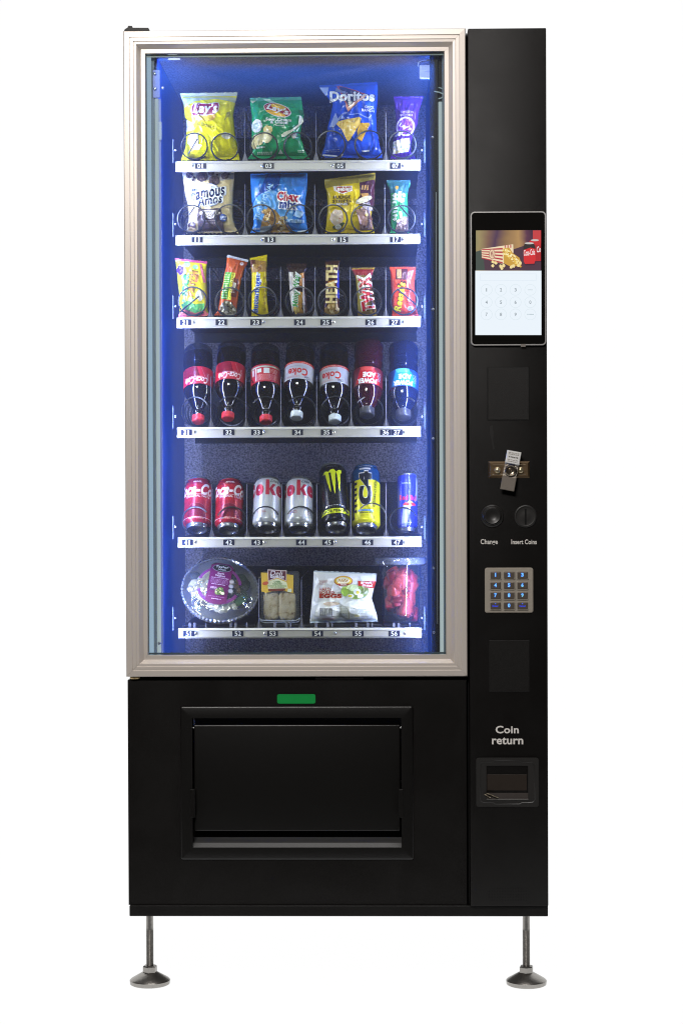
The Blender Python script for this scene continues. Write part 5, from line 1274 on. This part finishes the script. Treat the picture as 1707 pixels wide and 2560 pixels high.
for i, (x, y, r) in enumerate(((56, 26, 22), (62, -8, 22), (58, -34, 16), (10, 56, 26), (46, 44, 20), (-20, 60, 22), (-70, 32, 16), (-20, 4, 30), (20, 0, 28))):
    lump('salad_leaf', x*.001, y*.001, r*.001, r*.0008, .006, (0x1c2a22, 0x2a4030, 0x18201c)[i % 3], bowl, .002, i+30)
for i, (x, y, r) in enumerate(((44, 28, 9), (40, 14, 8), (48, 2, 7))): lump('walnut', x*.001, y*.001, r*.001, r*.0008, .007, 0x7a5a38, bowl, .011, i+50)
lump('salad_leaf', .058, -.028, .020, .012, .004, 0x3c6a3c, bowl, .012, 3)
P = Print(dsurf, 'paper', None, None, L=6, step=.0004)
P.lv = 2
P.add(ring2(-3, 4, 54, 54, 8, 0, 25, 160), 0x7a3474); P.add(ring2(-3, 4, 54, 54, 8, 0, 195, 350), 0x7a3474)
P.add(poly([(-33, -60), (-20, -67), (14, -67), (24, -58), (24, 52), (10, 60), (-20, 60), (-31, 52)]), 0x6e1258)
P.add(ell(-4, -49, 24.5, 13.5), 0x8a96a0); P.add(ell(-4, -49, 23.2, 12.3), 0x14181c)
P.t('Taylor', -4, -52, 34, 11, 0xe9edf0, bold=.02); P.t('FARMS', -3, -42.5, 20, 5, 0xc9ced4)
P.t('Apple', -4, -28, 19, 7.5, 0xeadcea, bold=.01); P.t('Walnut', -4, -20.5, 26, 6.5, 0xeadcea, bold=.01)
P.t('SALAD WITH CHICKEN', -4, -13, 46, 3.6, 0xd8bcd8); P.add(lines(-26, -9, 19, 5, 4, .5), 0xc89ac4); P.add(lines(-22, 6, 15, 10, 1, 1, 7), 0xd8bcd8)
P.add(ell(2, 28, 13, 11, 0, 14, .4, 3), 0x5f7a3c); scatter(P, [(2+rs.uniform(-10, 10), 28+rs.uniform(-8, 8)) for _ in range(18)], 2.4, (0xa8b45c, 0x3c5a2c, 0xd8cf9a, 0x7a9a44), 4); P.add(ell(11, 34, 5, 4), 0xe6ddb4)
P.add(lines(-22, 18, -6, 24, 2, 1), 0xd8b4d4); P.add(lines(-15, 50, 10, 54, 1, 1, 9), 0xd8bcd8); P.add(lines(-24, 44, 20, 48, 1, .5), 0xb87ab0)
for y in (-4, 10, 24): P.add(ell(29+y*.05, y, 6.2, 6.2), 0xb8b4b4, up=False); P.add(ring2(29+y*.05, y, 5, 5, .8), 0x8a8488, up=False)
mk('label', P.bm, P.mats, bowl, smooth=True)

# sandwich in a clear box
BREAD = mat('bread', 0xdcc898, .85, 0, .15, .5, 130, .1)
_nt = BREAD.node_tree; _n = _nt.nodes.new('ShaderNodeTexNoise'); _n.inputs['Scale'].default_value = 60; _n.inputs['Detail'].default_value = 6
_c = _nt.nodes.new('ShaderNodeValToRGB'); _e = _c.color_ramp.elements; _e[0].position = .33; _e[1].position = .62
_e[0].color = hexc(0x8a6a3c); _e[1].color = hexc(0xe0d0a6); _x = _e.new(.43); _x.color = hexc(0xcdb888)
_tc = _nt.nodes.new('ShaderNodeTexCoord'); _nt.links.new(_tc.outputs['Object'], _n.inputs['Vector']); _nt.links.new(_n.outputs[0], _c.inputs[0]); _nt.links.new(_c.outputs[0], _nt.nodes['Principled BSDF'].inputs['Base Color'])
z = Z(400, 1370, 3.92); dS = .19
def WS(x, y, d): return W(*z(x, y)[0], d)
base = WS(1160, 735, dS)
a = R4(*z(985, 235)[0], *z(1365, 725)[0], dS); bm = bmesh.new()
prism(bm, rrect(a[0], a[1], a[2], a[3], .008, 4), dS-.004, dS+.055, 0, .003)
sw = mk('sandwich_box', bm, PET, None, base, True); tag(sw, 'clear sandwich box with yellow label and maroon tab', 'sandwich', FG)
a2 = R4(*z(978, 560)[0], *z(1372, 732)[0], dS-.01); bm = bmesh.new(); tube(bm, [Vector((x, dS-.006, zz)) for x, zz in rrect(a2[0], a2[1], a2[2], a2[3]+.0, .012, 4)][10:24], .0018, 6); tube(bm, [WS(975, 690, dS-.012), WS(1000, 708, dS-.014), WS(1200, 716, dS-.015), WS(1330, 712, dS-.014), WS(1368, 690, dS-.012)], .0016, 6); mk('tray_edge', bm, mat('plastic_edge', (.35, .38, .42, 1), .2), sw, smooth=True)
for i, (x0, x1, dd) in enumerate(((1018, 1168, .012), (1166, 1332, .010))):
    bm = bmesh.new(); bmesh.ops.create_cube(bm, size=2); bmesh.ops.subdivide_edges(bm, edges=bm.edges, cuts=14, use_grid_fill=True)
    c = WS((x0+x1)/2, 565, dS+dd); hx = (x1-x0)/2/3.92*.00104; hz = 138/3.92*.00104
    for v in bm.verts:
        q = v.co; m_ = max(abs(q.x), abs(q.z)); s_ = Vector((q.x, q.y, q.z)); L4 = (abs(q.x)**5+abs(q.y)**5+abs(q.z)**5)**.2
        s_ = s_/L4; s_ *= 1+.09*noise.noise(q*2.0+Vector((i*5, 0, 0)))+.05*noise.noise(q*5)+.02*noise.noise(q*11)
        v.co = Vector((c.x+s_.x*hx, c.y+s_.y*.013, c.z+s_.z*hz))
    mk('bread', bm, BREAD, sw, smooth=True, angle=180)
P = Print(lambda px, py, k: (lambda p: Vector((p.x, dS-.0068-k, p.z)))(W(px, py, dS-.006)), 'paper', None, None, L=30)
P.add(poly(z(990, 240, 1055, 243, 1058, 212, 1242, 222, 1242, 258, 1308, 265, 1306, 445, 1190, 412, 1110, 418, 1040, 440, 995, 425)), 0xd9b23a)
P.add(poly(z(1052, 330, 1150, 300, 1240, 335, 1255, 395, 1060, 400)), 0xdfe0b4); P.add(poly(z(1062, 400, 1228, 396, 1226, 416, 1062, 424)), 0x7a3a24)
P.add(poly(z(1055, 210, 1242, 220, 1240, 325, 1150, 290, 1060, 325)), 0xd8c4c0); P.add(poly(z(1062, 218, 1235, 227, 1233, 316, 1150, 281, 1067, 316)), 0x5a1c24)
zt(P, z, 'Deli', 1142, 247, 125, 46, 0xe9dfdc, rot=-3, shear=.2, bold=.01); zt(P, z, 'EXPRESS', 1150, 283, 134, 24, 0xf2ecea, rot=-3, bold=.04)
zt(P, z, 'OVEN', 1148, 330, 62, 17, 0x5a8a3a); zt(P, z, 'ROASTED', 1150, 350, 90, 17, 0x5a8a3a); zt(P, z, 'TURKEY & CHEDDAR', 1150, 372, 190, 17, 0x6a9a44); P.add(lines(*z(1080, 383)[0], *z(1220, 393)[0], 1, .6), 0x8a9a64)
P.add(ell(*z(1035, 345)[0], 7.5, 4.6, 12), 0xb8542c); P.add(qd(*z(1252, 398)[0], *z(1290, 430)[0]), 0xd8dfc0)
mk('label', P.bm, P.mats, sw)

# boiled eggs pouch
z = Z(740, 1370, 3.92); dE = .185
rows = [(1430, 784, 942), (1445, 783.5, 940), (1470, 782.5, 934), (1495, 780, 929), (1515, 778, 935), (1540, 775.5, 942), (1556, 775, 944)]
B = Bag(rows, dE, .022, (7, -4), (3, 5), 1.3, 21, bumps=[(.24, .78, .22, .20, .016), (.70, .78, .24, .21, .017)])
def pr(P):
    P.add(poly(z(205, 255, 300, 250, 330, 268, 560, 272, 780, 265, 785, 330, 755, 400, 735, 490, 600, 520, 420, 515, 205, 520, 195, 400)), 0xe9eaea)
    zt(P, z, 'FULLY COOKED', 270, 320, 85, 14, 0xa86a58); zt(P, z, 'A READY', 268, 333, 80, 13, 0xa86a58); zt(P, z, 'PEELED', 255, 350, 60, 12, 0xa86a58)
    zt(P, z, 'HARD-', 290, 400, 120, 32, 0xb04a38, bold=.03); zt(P, z, 'BOILED', 302, 432, 150, 30, 0xb04a38, bold=.03); zt(P, z, 'EGGS', 338, 466, 220, 44, 0xa83a24, bold=.07)
    P.add(ell(*z(465, 320)[0], 23.5, 12.5), 0xa03c24); P.add(ell(*z(465, 318)[0], 21.5, 10.8), 0xe6c23c); P.add(ell(*z(462, 316)[0], 16, 8, 0), 0xefe6c4); P.add(poly(z(405, 345, 530, 345, 515, 368, 425, 368)), 0x9a3a24)
    P.add(stroke(z(415, 328, 425, 300, 440, 325, 452, 304, 462, 326, 480, 302, 490, 326, 510, 308), 1.6), 0xc98a2c); zt(P, z, 'FARMS', 468, 356, 60, 15, 0xf2e4d4)
    P.add(poly(z(605, 318, 785, 325, 765, 392, 610, 378)), 0xb82c24); zt(P, z, 'great', 685, 338, 105, 28, 0xf4ece8, rot=-4, bold=.03); zt(P, z, 'taste!', 700, 362, 95, 26, 0xf4ece8, rot=-6, bold=.03)
    P.add(ell(*z(580, 425)[0], 34, 17, -6, 30, .15), 0x8aa84c); P.add(zell(z, 480, 420, 38, 45, wob=.3), 0x9cc04c); P.add(zell(z, 560, 385, 60, 30, wob=.3), 0xcfe0a4); P.add(zell(z, 680, 420, 38, 34, wob=.3), 0x6a7a3c)
    P.add(zell(z, 600, 425, 36, 32), 0xeceee6); P.add(zell(z, 605, 430, 17, 16), 0xe0d048); P.add(zell(z, 535, 465, 34, 20), 0xeceee4); P.add(zell(z, 530, 465, 22, 11), 0xdfd03c); P.add(zell(z, 630, 465, 30, 22), 0xe4ead8)
    P.add(zell(z, 350, 540, 80, 18), 0xcdbca0); P.add(poly(z(505, 560, 530, 575, 528, 690, 515, 690)), 0xb8b8a4)
    P.add(qd(*z(222, 568)[0], *z(372, 665)[0]), 0xe4e6e6)
    for i in range(19):
        x = 232+i*6.9; P.add(qd(*z(x, 580)[0], *z(x+(4.5 if i % 3 else 2.5), 655)[0]), 0x2c3034, up=False)
    P.lv += 1
    P.add(lines(*z(400, 560)[0], *z(510, 690)[0], 8, .6, 2), 0xa8b0a0); P.add(lines(*z(535, 575)[0], *z(720, 690)[0], 7, .6, 4), 0xaab4a4); P.add(zell(z, 320, 690, 70, 9), 0xb89a8c); P.add(zell(z, 600, 655, 25, 14), 0xe4dca0)
B.build('egg_pouch', 'white pouch of boiled eggs with barcode and red tag', 'food pouch', 0xeaece6, FG, pr, rough=.2, top=0xb9c4cc, bot=0xaab8c4)

# cup of melon
dC = .20; base = W(1000.5, 1556, dC); kx = .00104
CM = Matrix.Translation(base)
bm = bmesh.new(); lathe(bm, [(0, .001), (.0455*1.0, .001), (.0475, .004), (.0545, .148), (.0560, .152)], 48, CM)
cup = mk('fruit_cup', bm, clear('cup_plastic', 0xf4f5f8, .07, .06, .01), None, base, True); tag(cup, 'tall clear cup of red melon chunks with lid, rightmost on the lowest shelf', 'fruit cup', FG)
bm = bmesh.new(); lathe(bm, [(.0555, .1525), (.0665, .1525), (.0672, .156), (.0668, .166), (.0640, .1695), (.058, .1695), (.055, .166), (0, .166)], 56, CM); mk('lid', bm, clear('lid_plastic', 0xc9d0e4, .16, .1, .22), cup, smooth=True)
rs = random.Random(5); FR = []
for i in range(46):
    h = .010+.112*(i/46); a = i*2.4; rr = .037*(.45+.55*rs.random())
    if i % 3: a = rs.uniform(-2.6, -.5)
    x, y = rr*math.cos(a), rr*math.sin(a); s_ = rs.uniform(.013, .019)
    bm = bmesh.new(); bmesh.ops.create_cube(bm, size=2); bmesh.ops.subdivide_edges(bm, edges=bm.edges, cuts=4, use_grid_fill=True)
    Mr = Matrix.Rotation(rs.uniform(0, 3), 4, 'X') @ Matrix.Rotation(rs.uniform(0, 3), 4, 'Z')
    for v in bm.verts:
        q = v.co; L4 = (abs(q.x)**7+abs(q.y)**7+abs(q.z)**7)**(1/7); q = q/L4*(1+.12*noise.noise(q*1.4+Vector((i*3, 0, 0))))
        v.co = base + Vector((x, y, h+.012)) + Mr @ Vector((q.x*s_, q.y*s_*.75, q.z*s_*1.1))
        lim = .0455+.0066*max(0, v.co.z-base.z)/.15; dx, dy = v.co.x-base.x, v.co.y-base.y; r_ = math.hypot(dx, dy)
        if r_ > lim: v.co.x, v.co.y = base.x+dx*lim/r_, base.y+dy*lim/r_
        v.co.z = max(v.co.z, base.z+.0025)
    mk('melon_chunk', bm, mat('melon_flesh', (0xa02428, 0x82181f, 0xb8423a)[i % 3], .35, 0, .5, .4, 160, .25), cup, smooth=True, angle=180)
